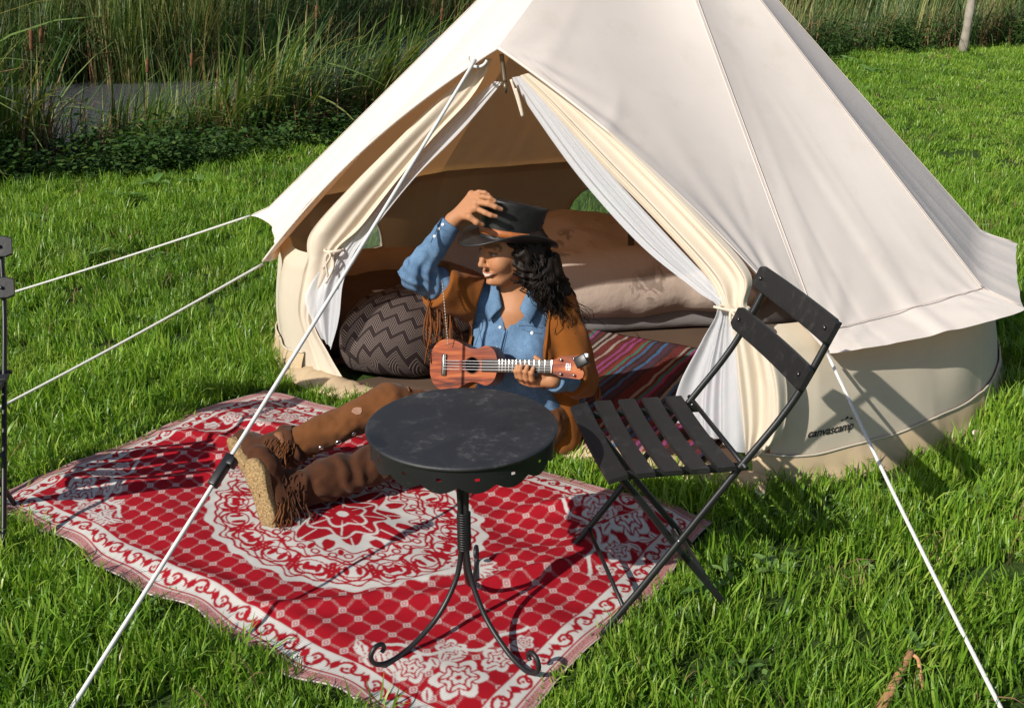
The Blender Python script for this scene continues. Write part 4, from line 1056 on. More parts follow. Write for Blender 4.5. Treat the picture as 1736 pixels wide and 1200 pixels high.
for _ in range(60):
    acc = np.zeros_like(BV); cnt = np.zeros(len(BV)); np.add.at(acc, E_[:, 0], BV[E_[:, 1]]); np.add.at(cnt, E_[:, 0], 1)
    av = acc / np.maximum(cnt, 1)[:, None]; BV = np.where(sel[:, None], BV * .4 + av * .6, BV)
m = NT("skin")
at = m.n("ShaderNodeAttribute", attribute_name="tone")
m.set(base=m.mix(0.28, at.outputs[0], m.mix(m.noise(45, 6), (0.30, 0.12, 0.055), (0.50, 0.25, 0.13))), rough=0.56, spec=0.28, sss=0.10)
m.b.inputs["Subsurface Radius"].default_value = (0.010, 0.004, 0.002); m.bump(m.noise(900, 2), 0.08, 0.0006)
body = obj("body", BV, BF, m.m, person)
q = (BV - HD) @ MH; f_, l_, u_ = q[:, 0], q[:, 1], q[:, 2]
tone = np.tile(A(0.40, 0.185, 0.088), (len(BV), 1))
face = (f_ > .02) & (np.abs(u_) < .13) & (np.abs(l_) < .09)
al = np.abs(l_)
def paint(mask, c, w=1.0): tone[mask] = tone[mask] * (1 - w) + A(*c) * w
paint(face & (np.hypot(al - .036, (u_ + .03)) < .022), (0.46, 0.19, 0.095), .5)
midu = -.0690 + .0115 * (al / .033) ** 2
paint(face & (al < .035) & (np.abs(u_ - midu) < .0090 * (1 - (al / .037) ** 2) + .001) & (f_ > .07), (0.29, 0.10, 0.065))
paint(face & (al < .029) & (np.abs(u_ - midu - .0008) < .0036 * (1 - (al / .030) ** 2)) & (f_ > .07), (0.78, 0.74, 0.68))
paint(face & (((al - .031) / .0135) ** 2 + ((u_ - .001) / .0042) ** 2 < 1) & (f_ > .06), (0.42, 0.37, 0.33))
paint(face & (np.hypot(al - .033, u_ - .001) < .0055) & (f_ > .06), (0.02, 0.012, 0.008))
paint(face & (np.abs(u_ - (.0075 - 18 * (al - .031) ** 2)) < .0022) & (np.abs(al - .031) < .016) & (f_ > .05), (0.02, 0.012, 0.008))
paint(face & (np.abs(u_ - (.0245 - 6 * (al - .030) ** 2)) < .0035) & (al > .010) & (al < .052) & (f_ > .04), (0.05, 0.025, 0.015), .85)
for tipset in (FR, F2):
    for f4 in tipset: paint(np.linalg.norm(BV - (f4[-1] * 1.0), axis=1) < .0075, (0.52, 0.28, 0.18), .7)
cat = body.data.color_attributes.new("tone", 'FLOAT_COLOR', 'POINT'); cat.data.foreach_set("color", np.concatenate([tone, np.ones((len(BV), 1))], 1).astype(np.float32).ravel())

# ---- denim shirt
m = NT("denim")
n1 = m.noise(9, 5, .6); n2 = m.noise(520, 2); n3 = m.noise(45, 4, .6)
c1 = m.ramp(n1, [(0.3, (0.055, 0.115, 0.215)), (0.7, (0.12, 0.215, 0.35))])
c1 = m.mix(0.35, c1, m.ramp(n3, [(0.35, (0.04, 0.09, 0.17)), (0.7, (0.17, 0.28, 0.42))]))
m.set(base=m.mix(0.3, c1, m.ramp(n2, [(0.35, (0.03, 0.07, 0.14)), (0.65, (0.24, 0.34, 0.46))])), rough=0.9, spec=0.1); m.bump(n2, .25, .0012); M_denim = m.m
def torso(S, g, sl):
    S.ell(tp(0, .0, .44), (.140 + g, .097 + g, .150 + g), MT, .05)
    for s_ in (-1, 1): S.ell(tp(.064 * s_, .078, .405), (.062 + g, .055 + g, .060 + g), MT, .035)
    S.ell(tp(0, .004, .28), (.125 + g, .095 + g, .13 + g), MT, .05)
    S.cone(SH_R, SH_L, .052 + g, .052 + g, .04); S.ell(tp(0, -.01, .55), (.10 + g, .062 + g, .045 + g), MT, .04)
S = Field((-0.38, 2.92, 0.06), (0.27, 3.46, 0.90), 0.0036)
torso(S, .008, 0)
S.ell(tp(0, .0, .16), (.172, .128, .12), MT, .04)
S.chain([SH_R, EL_R, WR_R * .93 + EL_R * .07], [.060, .045, .033], .025)
S.chain([SH_L, EL_L, WR_L * .86 + EL_L * .14], [.054, .044, .034], .025)
cR = norm(WR_R - EL_R); S.cone(WR_R - cR * .040, WR_R - cR * .006, .033, .032, .006)
cL = norm(WR_L - EL_L); S.cone(WR_L - cL * .050, WR_L - cL * .012, .036, .035, .006)
for w_, c_ in ((WR_R, cR), (WR_L, cL)):
    S.cut(lambda P, w_=w_, c_=c_: np.maximum(np.linalg.norm(P - (w_ - c_ * .0).astype(np.float32), axis=-1) - .05, -((P - (w_ - c_ * .008).astype(np.float32)) @ c_.astype(np.float32))), w_ - .07, w_ + .07, .002)
def dwr(P):
    w = 0.0065 * vnoise(P * A(1.0, 1.0, .5).astype(np.float32), 16) + 0.0042 * vnoise(P * A(1.0, 1.0, .6).astype(np.float32), 36)
    for (e_, s_, am) in ((EL_R, WR_R, .0035), (EL_L, WR_L, .003), (EL_R, SH_R, .004)):
        ax_ = norm(s_ - e_).astype(np.float32); t_ = (P - e_.astype(np.float32)) @ ax_
        dd = np.linalg.norm(P - e_.astype(np.float32) - np.clip(t_, 0, .25)[..., None] * ax_, axis=-1)
        w = w + am * np.exp(-((dd - .05) / .03) ** 2) * np.sin(t_ * 130 + 7.0 * vnoise(P, 10)) * np.exp(-np.maximum(t_, 0) / .13) * (t_ > -.05)
    return w
S.wrinkle(dwr)
VN = [(845, 470), (847, 500), (851, 530), (857, 562), (863, 553), (874, 532), (887, 508), (898, 470)]
def vcut(P):
    x, y, dep = proj(P); return np.maximum(poly2d_sd(x, y, VN) * dep / 1800, (P @ (-TF).astype(np.float32)) - float(T0 @ -TF) - .015)
S.cut(vcut, (-.12, 3.05, .48), (.14, 3.33, .70), .003)
S.cut(lambda P: rcone(P, tp(0, -.008, .610), hp(-.025, 0, -.05), .049, .052), (-.15, 3.1, .54), (.18, 3.42, .72), .004)
SV, SF = S.mesh(); shirt = obj("denim_shirt", SV, SF, M_denim, person); shb = bvh_of(SV, SF)
# collar wings
for s_ in (-1, 1):
    top = catmull([tp(0, -.062, .655), tp(.047 * s_, -.035, .655), tp(.057 * s_, .025, .632), tp(.040 * s_, .082, .588), tp(.028 * s_, .098, .556)], 26)
    bot = catmull([tp(0, -.082, .612), tp(.078 * s_, -.045, .612), tp(.092 * s_, .020, .588), tp(.086 * s_, .080, .552), tp(.066 * s_, .110, .512)], 26)
    rows = []
    for t in np.linspace(0, 1, 8): rows.append(top * (1 - t) + bot * t + TF * (0.010 * math.sin(math.pi * t)) + A(0, 0, .006) * math.sin(math.pi * t))
    c_ = obj("collar", np.stack(rows, 0), grid(8, 26), M_denim, shirt); sm = c_.modifiers.new("thickness", 'SOLIDIFY'); sm.thickness = .004
# snaps, pocket flaps and placket, laid on the cloth
m = NT("pearl_snap"); m.set(base=(0.72, 0.72, 0.74), rough=0.25, spec=0.7); M_snap = m.m
def snap(px, py, r=.0052, par=shirt, bv=None, mat=None, name="snap_button"):
    p_, n_ = hit(bv or shb, px, py)
    if p_ is None: return
    a_ = norm(np.cross(n_, A(.3, .2, 1))); b_ = np.cross(n_, a_); ph = np.linspace(0, 2 * np.pi, 10, endpoint=False)
    rows = [(1.0, -.001), (1.0, .0018), (.75, .003), (.1, .0036)]
    V = np.array([[p_ + (a_ * math.cos(t) + b_ * math.sin(t)) * r * k + n_ * h for t in ph] for k, h in rows])
    F = [tuple(f) for f in grid(4, 10, True)] + [tuple(range(30, 40))]
    obj(name, V, F, mat or M_snap, par)
for b_ in ((848, 555), (842, 590), (902, 565), (902, 564), (853, 519), (899, 528), (744, 388), (737, 401), (751, 381), (845, 626)): snap(*b_)
m2 = cloth_mat("denim_seam", (0.07, 0.13, 0.23), .15, .9, 600, .2)
def stitched(pxs, r, mat, par, bv, name, off=.001):
    P = []
    for a_ in catmull([(x, y, 0) for x, y in pxs], 40):
        p_, n_ = hit(bv, a_[0], a_[1])
        if p_ is not None: P.append(p_ + n_ * off)
    if len(P) > 3:
        P = np.array(P); K = np.ones(5) / 5
        Ps = np.stack([np.convolve(np.pad(P[:, i], 2, 'edge'), K, 'valid') for i in range(3)], 1)
        obj(name, *tube_vf(Ps, r, 6), mat, par)
stitched([(858, 552), (852, 575), (845, 605), (842, 635)], .0042, M_denim, shirt, shb, "placket")
stitched([(862, 552), (857, 575), (850, 605), (847, 635)], .0011, m2, shirt, shb, "seam")
stitched([(812, 545), (826, 542), (842, 547)], .0013, m2, shirt, shb, "pocket_seam"); stitched([(812, 545), (815, 570), (822, 592)], .0011, m2, shirt, shb, "pocket_seam")
stitched([(884, 558), (900, 563), (918, 566)], .0013, m2, shirt, shb, "pocket_seam"); stitched([(878, 552), (898, 552), (920, 556)], .0011, m2, shirt, shb, "pocket_seam")
stitched([(730, 412), (745, 380), (752, 368)], .0011, m2, shirt, shb, "seam"); stitched([(757, 392), (745, 385), (738, 378)], .0011, m2, shirt, shb, "seam")

# ---- rust suede jacket, open at the front
def suede(name, col, var=.25):
    m = NT(name); n1 = m.noise(11, 6, .65); n2 = m.noise(420, 3, .7)
    c = m.ramp(n1, [(0.3, tuple(x * (1 - var) for x in col)), (0.7, tuple(x * (1 + var) for x in col))])
    m.set(base=m.mix(.3, c, m.ramp(n2, [(.3, tuple(x * .6 for x in col)), (.7, tuple(min(1, x * 1.4) for x in col))])), rough=.95, spec=.08, sheen=.08); m.bump(n2, .35, .0015); return m.m
M_fringe = suede("shaded_fringe_suede", (0.165, 0.052, 0.013)); M_rust = suede("rust_suede", (0.205, 0.066, 0.012)); M_brown = suede("brown_suede", (0.125, 0.048, 0.017)); M_boot = suede("boot_suede", (0.066, 0.026, 0.013))  # fringe is the jacket suede, toned darker for partial shade
J = Field((-0.36, 2.98, 0.02), (0.34, 3.50, 0.70), 0.0040)
torso(J, .0175, 0)
J.cone(tp(.145, -.03, .30), tp(.160, -.03, .07), .045, .060, .05); J.cone(tp(-.14, -.05, .30), tp(-.15, -.07, .10), .05, .07, .05); J.ell(tp(0, -.07, .22), (.17, .075, .2), MT, .05)
J.chain([SH_R, SH_R * .30 + EL_R * .70], [.080, .076], .03)
J.chain([SH_L, EL_L, EL_L * .60 + WR_L * .40], [.064, .055, .050], .03)
tcut = norm(EL_R - SH_R)
J.cut(lambda P: np.maximum(np.linalg.norm(P - EL_R.astype(np.float32), axis=-1) - .12, -((P - (SH_R * .34 + EL_R * .66).astype(np.float32)) @ tcut.astype(np.float32))), EL_R - .13, EL_R + .13, .003)
tcut2 = norm(WR_L - EL_L)
J.cut(lambda P: np.maximum(np.linalg.norm(P - WR_L.astype(np.float32), axis=-1) - .15, -((P - (EL_L * .62 + WR_L * .38).astype(np.float32)) @ tcut2.astype(np.float32))), WR_L - .2, WR_L + .2, .003)
J.wrinkle(lambda P: 0.010 * vnoise(P * A(1.2, 1.2, .3).astype(np.float32), 13) + 0.005 * vnoise(P * A(1, 1, .5).astype(np.float32), 30))
OPEN = [(830, 440), (822, 478), (810, 515), (803, 548), (800, 580), (796, 612), (792, 720), (932, 740), (922, 700), (917, 640), (921, 590), (927, 545), (930, 515), (920, 485), (908, 440)]
def ocut(P):
    x, y, dep = proj(P); return np.maximum(poly2d_sd(x, y, OPEN) * dep / 1800, (P @ (-TF).astype(np.float32)) - float(T0 @ -TF) - .02)
J.cut(ocut, (-.25, 2.98, .02), (.30, 3.36, .70), .004)
J.cut(lambda P: rcone(P, tp(0, .02, .50), hp(-.025, 0, -.04), .085, .070), (-.2, 3.05, .48), (.2, 3.45, .7), .006)
JV, JF = J.mesh(); jacket = obj("suede_jacket", JV, JF, M_rust, person); jb = bvh_of(JV, JF)
stitched([(934, 512), (930, 550), (925, 590), (922, 640)], .004, M_rust, jacket, jb, "front_band", .002)
# fringe: thin cut strips hanging from the raised sleeve, and along the jacket's left sleeve
def strips(name, roots, length, width, parent, mat, seed, sway=.02, down=A(0, 0, -1), curl=.02):
    r = np.random.default_rng(seed); mb = MB()
    for p_ in roots:
        L_ = length * r.uniform(.65, 1.1); n = 7; d = norm(down + A(*r.normal(0, .10, 3))); sd = norm(A(*r.normal(0, 1, 3)) * A(1, 1, .1)); ph = r.uniform(0, 6)
        t = np.linspace(0, 1, n); c = p_ + d * (L_ * t)[:, None] + sd * (sway * np.sin(2.2 * t + ph) * t)[:, None] + np.cross(sd, d) * (curl * np.sin(4 * t + ph * 2) * t)[:, None]
        w = norm(np.cross(d, sd)); a1 = width * r.uniform(.7, 1.2)
        tw = np.cos(ph + 2.5 * t)[:, None] * w + np.sin(ph + 2.5 * t)[:, None] * sd
        V = np.stack([c - tw * a1 / 2, c + np.cross(tw, d) * .0012, c + tw * a1 / 2, c - np.cross(tw, d) * .0012], 1)
        mb.add(V.reshape(-1, 3), [tuple(f) for f in grid(n, 4, True)])
    return mb.build(name, mat, parent)
under = lambda t: SH_R * (1 - t) + EL_R * t
strips("fringe", [under(t) + A(0, 0, -.062) + A(0, rng.uniform(-.03, .01), rng.uniform(0, .01)) for t in np.linspace(.42, .80, 26)], .20, .0070, jacket, M_fringe, 4, .03, A(.02, 0, -1))
strips("fringe", [EL_L * (1 - t) + SH_L * t + A(.058, rng.uniform(-.02, .02), -.01) for t in np.linspace(-.1, .5, 12)], .12, .006, jacket, M_rust, 6, .015)
# bead string on the sleeve fringe
c0_ = at_y(750, 478, 3.10); mb = MB()
for i in range(22):
    z_ = c0_ + A(.0012 * i * .5, 0, -.0095 * i); mb.add(*lathe_vf([(.0003, -.004), (.0018, -.0025), (.0023, 0), (.0018, .0025), (.0003, .004)], 8, z_))
m = NT("pale_beads"); m.set(base=(0.36, 0.31, 0.25), rough=.4); mb.build("bead_string", m.m, jacket)

# ---- trousers
HIP_R, HIP_L = A(-.045, 3.27, .125), A(.085, 3.225, .125)
KN_R, AN_R = at_y(657, 684, 3.12), at_y(452, 775, 3.075)
AN_L = A(-.660, 2.845, .080); KN_L = A(-.295, 3.035, .130)
Tn = Field((-0.92, 2.68, 0.0), (0.30, 3.46, 0.40), 0.0046)
Tn.ell(tp(0, .0, .15), (.178, .132, .105), MT, .04)
Tn.chain([HIP_R, KN_R], [.080, .059], .03); Tn.chain([HIP_L, KN_L], [.080, .058], .03)
Tn.chain([KN_R, KN_R * .22 + AN_R * .78], [.060, .051], .03); Tn.chain([KN_L, KN_L * .6 + AN_L * .4], [.058, .052], .03)
Tn.wrinkle(lambda P: 0.009 * vnoise(P, 11) + 0.005 * vnoise(P, 27) + 0.003 * vnoise(P, 55))
Tn.cut(lambda P: (P[..., 2] - .026) * 1.0, (-1, 2.6, -.02), (.4, 3.6, .024), .002) if False else None
TV, TFc = Tn.mesh(); trousers = obj("trousers", TV, TFc, M_brown, person); trb = bvh_of(TV, TFc)
stitched([(676, 640), (688, 650), (694, 664)], .0028, M_rust, trousers, trb, "knee_seam")
# leather patch on the thigh and studs with lacing on the flap edge
m = NT("tan_leather"); m.set(base=m.ramp(m.noise(50, 4), [(.3, (.15, .055, .022)), (.7, (.24, .10, .042))]), rough=.6); M_tanl = m.m
def patch(pxs, bv, mat, par, name, off=.0025):
    V = []
    for x, y in pxs:
        p_, n_ = hit(bv, x, y)
        if p_ is None: return
        V.append(p_ + n_ * off)
    c = np.mean(V, 0); V.append(c + norm(c - np.mean(V, 0) + 1e-9) * 0); n = len(pxs)
    o = obj(name, np.array(V), [(i, (i + 1) % n, n) for i in range(n)], mat, par, smooth=False); sm = o.modifiers.new("thickness", 'SOLIDIFY'); sm.thickness = .003; sm.offset = 1
patch([(596, 698), (599, 692), (606, 690), (613, 691), (614, 697), (611, 702), (604, 703)], trb, M_tanl, trousers, "leather_patch")

# ---- boots
M_gum = NT("crepe_sole"); M_gum.set(base=M_gum.ramp(M_gum.noise(160, 4, .7), [(.35, (.15, .09, .035)), (.6, (.38, .255, .115)), (.8, (.46, .33, .17))]), rough=.85); M_gum.bump(M_gum.noise(110, 4), .9, .006); M_gum = M_gum.m
def boot(heel, toe, sn, ankle, calf, shaft_r, label, seed, laces=False):
    """heel and toe are sole points; sn points out of the sole"""
    ax = norm(toe - heel); sn = norm(sn - ax * (sn @ ax)); wd = np.cross(ax, sn); L_ = np.linalg.norm(toe - heel)
    bt = thing_part = None
    # outline of the sole
    out = [(0, .012), (.015, .024), (.06, .031), (.10, .029), (.14, .031), (.175, .037), (.205, .036), (.232, .024), (.245, .008)]
    o_ = [(a * L_ / .245, b) for a, b in out]; loop = [(a, b) for a, b in o_] + [(a, -b * .9) for a, b in o_[::-1]]
    loop = catmull([(a, b, 0) for a, b in loop + [loop[0]]], 72)[:-1]
    rows = []
    for off, sc in ((-.022, 1.0), (-.020, 1.04), (.002, 1.05), (.006, 1.0), (.006, .5), (.006, .05)):
        c = A(L_ * .5, 0, 0); p = (loop - c) * sc + c
        rows.append(heel + ax * p[:, :1] + wd * p[:, 1:2] + sn * (off + (.004 * math.sin(2) if 0 else 0)))
    B_ = Field(np.minimum(np.minimum(heel, toe), np.minimum(ankle, calf)) - .12, np.maximum(np.maximum(heel, toe), np.maximum(ankle, calf)) + .12, .0042)
    ks = L_ / .23 if L_ < .2 else 1.0; inn = lambda a, b, h: heel + ax * (a * ks) + wd * b - sn * h
    B_.chain([inn(.035, 0, .055), inn(.10, 0, .060), inn(.165, 0, .050), inn(.215, 0, .042)], [.040, .044, .042, .034], .03)
    B_.chain([inn(.045, 0, .05), ankle, ankle * .5 + calf * .5, calf], [.046, .056, shaft_r * .98, shaft_r], .03)
    nn = sn.astype(np.float32); h0 = heel.astype(np.float32)
    B_.cut(lambda P: -((P - h0) @ nn) - .018, np.minimum(heel, toe) - .12, np.maximum(heel, toe) + .12, .004)
    axl = norm(calf - ankle).astype(np.float32); an_ = ankle.astype(np.float32)
    def wr(P):
        t_ = (P - an_) @ axl
        return 0.004 * np.sin(t_ * 95 + 9 * vnoise(P, 9)) * smooth01(t_, 0.0, .05) + .006 * vnoise(P, 20) + .004 * vnoise(P, 45) + 0.012 * vnoise(P, 8) * smooth01(t_, .02, .12)
    B_.wrinkle(wr, .025)
    # cut the shaft at its top
    cf = calf.astype(np.float32)
    B_.cut(lambda P: -((P - cf) @ axl) + .0, calf - .13, calf + .13, .003)
    V, F = B_.mesh(); b = obj("boot", V, F, M_boot, person)
    tag(b, label)
    s_ = obj("sole", np.stack(rows, 0), grid(6, len(loop), True), M_gum, b)
    return b, bvh_of(V, F)
h1, t1 = at_z(459, 896, .024), at_y(425, 781, 2.79)
bootL, bLb = boot(h1, t1, A(-.42, -.88, .10), AN_L + A(0, 0, .008), A(-.395, 2.985, .118), .064, "dark near boot with pale crepe sole facing left", 1)
h2, t2 = at_y(422, 806, 3.0), at_y(388, 750, 3.14)
bootR, bRb = boot(h2, t2, A(-.75, -.62, -.15), AN_R + A(.0, 0, -.005), KN_R * .28 + AN_R * .72, .060, "far boot with studded strap and fringe", 2)
# strap, studs, conchos and fringes
m = NT("silver_concho"); m.set(base=(.72, .70, .66), rough=.22, metal=1.0); M_conch = m.m
def ringband(c, axis, r, w, mat, par, name):
    axis = norm(axis); a1 = norm(np.cross(axis, A(0, 0, 1))); b1 = np.cross(axis, a1); t = np.linspace(0, 2 * np.pi, 40)
    rows = [c + axis * k + (a1 * np.cos(t)[:, None] + b1 * np.sin(t)[:, None]) * rr for k, rr in ((-w, r), (-w, r + .004), (w, r + .004), (w, r))]
    return obj(name, np.stack(rows, 0), grid(4, 40), mat, par)
axR = norm(KN_R - AN_R)
ringband(AN_R + axR * .075, axR, .062, .016, M_tanl, bootR, "strap")
strapb = bvh_of(*[(lambda rows: (np.concatenate(rows), grid(len(rows), 40)))([AN_R + axR * (.075 + k) + (norm(np.cross(axR, A(0, 0, 1))) * np.cos(t_)[:, None] + np.cross(axR, norm(np.cross(axR, A(0, 0, 1)))) * np.sin(t_)[:, None]) * .0665 for k in (-.016, .016) for t_ in [np.linspace(0, 2 * np.pi, 40)]])][0])
for x, y in ((485, 752), (490, 760), (495, 768), (500, 776), (493, 748), (498, 756), (503, 765), (508, 772)): snap(x, y, .0035, bootR, strapb, M_conch, "stud")
for x, y, r in ((544, 759, .009), (574, 750, .011), (600, 735, .008)): snap(x, y, r, trousers, trb, M_conch, "concho")
flap = [(520, 776), (532, 770), (545, 770), (556, 772), (565, 764), (576, 761), (588, 756), (598, 748), (610, 744), (622, 738)]
stitched(flap, .0035, M_brown, trousers, trb, "flap_edge", .004)
def surf_roots(bv, n, x0, x1, y0, y1, seed):
    r = np.random.default_rng(seed); out = []
    for _ in range(n * 4):
        p_, n_ = hit(bv, r.uniform(x0, x1), r.uniform(y0, y1))
        if p_ is not None: out.append(p_ + n_ * .004)
        if len(out) >= n: break
    return out
strips("fringe", surf_roots(bRb, 60, 440, 500, 745, 775, 1), .075, .006, bootR, M_brown, 9, .02, A(-.35, -.45, -.8))
strips("fringe", surf_roots(bLb, 34, 474, 520, 800, 850, 2), .085, .006, bootL, M_boot, 10, .02, A(.05, -.35, -.95))
strips("fringe", surf_roots(bLb, 30, 468, 496, 845, 872, 3), .065, .006, bootL, M_brown, 12, .02, A(.05, -.3, -.95))
# ---- long dark curly hair
m = NT("dark_hair"); wv = m.noise(1.0, 3, .6, vec=m.n("ShaderNodeMapping", i_Vector=m.n("ShaderNodeTexCoord").outputs["Object"], i_Scale=(160.0, 160.0, 18.0)).outputs[0])
m.set(base=m.ramp(wv, [(.35, (.004, .003, .0025)), (.7, (.020, .011, .007))]), rough=.6, spec=.25); M_hair = m.m
Hh = Field((-0.16, 2.98, 0.30), (0.34, 3.50, 0.88), .0045)
Hh.ell(hp(-.030, 0, .030), (.094, .083, .090), MH, .02)
Hh.cone(hp(-.055, .03, .0), hp(-.095, .05, -.12), .052, .048, .04); Hh.cone(hp(-.095, .05, -.12), hp(-.145, .07, -.24), .050, .040, .04); Hh.cone(hp(-.02, .075, .0), hp(-.06, .10, -.12), .022, .03, .03); Hh.cone(hp(-.145, .08, -.24), hp(-.18, .09, -.36), .042, .026, .03); Hh.cone(hp(-.09, .06, -.08), hp(-.16, .04, -.20), .045, .042, .04)
Hh.cone(hp(.012, .070, .02), hp(-.015, .085, -.085), .020, .030, .03)
Hh.cut(lambda P: ellip(P, hp(.068, .0, -.02), (.072, .075, .10), MH), (-.2, 2.98, .58), (.12, 3.4, .9), .01)
Hh.wrinkle(lambda P: .005 * np.sin(P[..., 2] * 120 + 8 * vnoise(P, 14)) + .010 * vnoise(P * A(1, 1, .3).astype(np.float32), 60) + .006 * vnoise(P, 34))
HV, HF = Hh.mesh(); hair = obj("hair", HV, HF, M_hair, person)
mb = MB(); r_ = np.random.default_rng(5)
for k in range(1000):
    side = r_.random() ** 1.1
    st_ = hp(.015 - .10 * side + r_.normal(0, .012), .082 - .03 * side + r_.normal(0, .010), .005 + r_.uniform(-.10, .03))
    ln = r_.uniform(.55, 1.0)
    mid = hp(-.040 - .065 * side + r_.normal(0, .018), .105 - .05 * side + r_.normal(0, .02), -.13)
    end = hp(-.145 - .055 * side + r_.normal(0, .035), .110 - .05 * side + r_.normal(0, .03), -.355 + r_.uniform(-.06, .07))
    if k % 9 == 0: mid = mid + A(.012, .0, .0); end = end + A(.025, -.01, .03)
    c = catmull([st_, (st_ + mid) / 2 + A(.008, 0, .01), mid, (mid + end) / 2 + A(.01, -.005, 0), end], 30)[: max(10, int(30 * ln))]
    n = len(c); t = np.linspace(0, 1, n); fr = r_.uniform(22, 38); ph = r_.uniform(0, 6); am = .0085 * smooth01(t, 0, .4)
    c = c + np.stack([am * np.sin(fr * t + ph), am * np.cos(fr * t + ph), 0 * t], -1)
    mb.add(*tube_vf(c, np.linspace(.0021, .0008, n), 4, cap=False))
mb.build("curl_strands", M_hair, hair)

# ---- black hat
m = NT("black_leather_hat"); n1 = m.noise(35, 5, .6); m.set(base=m.ramp(n1, [(.3, (.0075, .0075, .008)), (.75, (.022, .022, .022))]), rough=m.math('MULTIPLY_ADD', n1, .25, .34), spec=.5); m.bump(m.noise(260, 3), .15, .001); M_hat = m.m
m = NT("rust_leather_band"); m.set(base=m.ramp(m.noise(40, 4), [(.3, (.30, .085, .02)), (.7, (.44, .14, .04))]), rough=.5); M_band = m.m
HU = norm(UD + FD * (-.29) + LDv * (-.04)); HF_ = norm(FD - HU * (FD @ HU)); HL = np.cross(HU, HF_)
HC = hp(-.004, 0, .026)
n = 72; th = np.linspace(0, 2 * np.pi, n, endpoint=False); cs, sn_ = np.cos(th), np.sin(th)
def hrow(a, b, h): return HC + HF_ * (a * cs)[:, None] + HL * (b * sn_)[:, None] + HU * np.broadcast_to(h, (n,))[:, None]
crown = [hrow(.100, .082, .0), hrow(.0985, .081, .012), hrow(.0990, .0825, .035), hrow(.1035, .088, .065), hrow(.109, .0945, .095), hrow(.1125, .098, .110 + .006 * cs), hrow(.1115, .0975, .1155 + .006 * cs), hrow(.106, .092, .1125 + .005 * cs), hrow(.085, .073, .104), hrow(.05, .043, .100), hrow(.004, .004, .099)]
hat = obj("hat", np.stack(crown, 0), grid(len(crown), n, True), M_hat, person)
rows = []
for k in range(9):
    t = k / 8.0
    wd = .058 + .010 * cs ** 2; a_, b_ = .0995 + wd * t, .0815 + (wd - .012) * t
    hh = t ** 1.5 * (.034 * sn_ ** 2 - .030 * np.clip(cs, 0, 1) ** 2 - .012 * np.clip(-cs, 0, 1) ** 2)
    rows.append(hrow(1, 1, 0) * 0 + HC + HF_ * (a_ * cs)[:, None] + HL * (b_ * sn_)[:, None] + HU * (hh + .001)[:, None])
for k in (8, 5, 2, 0): 
    t = k / 8.0; wd = .058 + .010 * cs ** 2; a_, b_ = .0995 + wd * t, .0815 + (wd - .012) * t
    hh = t ** 1.5 * (.034 * sn_ ** 2 - .030 * np.clip(cs, 0, 1) ** 2 - .012 * np.clip(-cs, 0, 1) ** 2)
    rows.append(HC + HF_ * (a_ * cs)[:, None] + HL * (b_ * sn_)[:, None] + HU * (hh - .0035)[:, None])
obj("brim", np.stack(rows, 0), grid(len(rows), n, True), M_hat, hat)
rows = [hrow(.1005, .0830, .010), hrow(.1030, .0855, .0105), hrow(.1025, .0862, .030), hrow(.1000, .0840, .0305)]
obj("hat_band", np.stack(rows, 0), grid(4, n, True), M_band, hat)

# ================================================================ ukulele
XU = norm(A(.885, -.42, 0.15)); NU = norm(A(-.42, -.82, .36) - XU * (A(-.42, -.82, .36) @ XU)); UU = np.cross(NU, XU)
if UU[2] < 0: UU = -UU
UO = at_y(786, 619, 3.075)                                            # centre of the body's front face
uk = thing("ukulele", UO - UU * .085, "small reddish wooden ukulele held across the person's lap", "ukulele")
def up(x, y, z): return UO + XU * x + UU * y + NU * z
m = NT("acacia_wood")
mp = m.n("ShaderNodeMapping", i_Vector=m.n("ShaderNodeTexCoord").outputs["UV"], i_Scale=(4.0, 30.0, 1.0)).outputs[0]
n1 = m.noise(1.0, 5, .6, dist=1.2, vec=mp)
m.set(base=m.ramp(n1, [(.34, (.045, .008, .004)), (.45, (.16, .028, .008)), (.55, (.30, .062, .014)), (.68, (.38, .115, .028))]), rough=.5, spec=.25); M_uke = m.m
m = NT("dark_side_wood"); m.set(base=(.10, .028, .015), rough=.45); M_uside = m.m
m = NT("rosewood"); m.set(base=(.028, .018, .014), rough=.5); M_fret = m.m
m = NT("fret_metal"); m.set(base=(.75, .73, .68), rough=.25, metal=1.0); M_fm = m.m
half = catmull([(-.122, .0, 0), (-.119, .035, 0), (-.100, .067, 0), (-.062, .083, 0), (-.022, .073, 0), (.018, .054, 0), (.045, .052, 0), (.080, .061, 0), (.106, .046, 0), (.117, .018, 0), (.119, .0, 0)], 60)
loop = np.concatenate([half, (half * A(1, -1, 1))[::-1][1:-1]])
N_ = len(loop)
def ring(z, sc=1.0): return np.array([up(p[0] * sc, p[1] * sc, z) for p in loop])
th_u = np.linspace(0, 2 * np.pi, 40, endpoint=False)
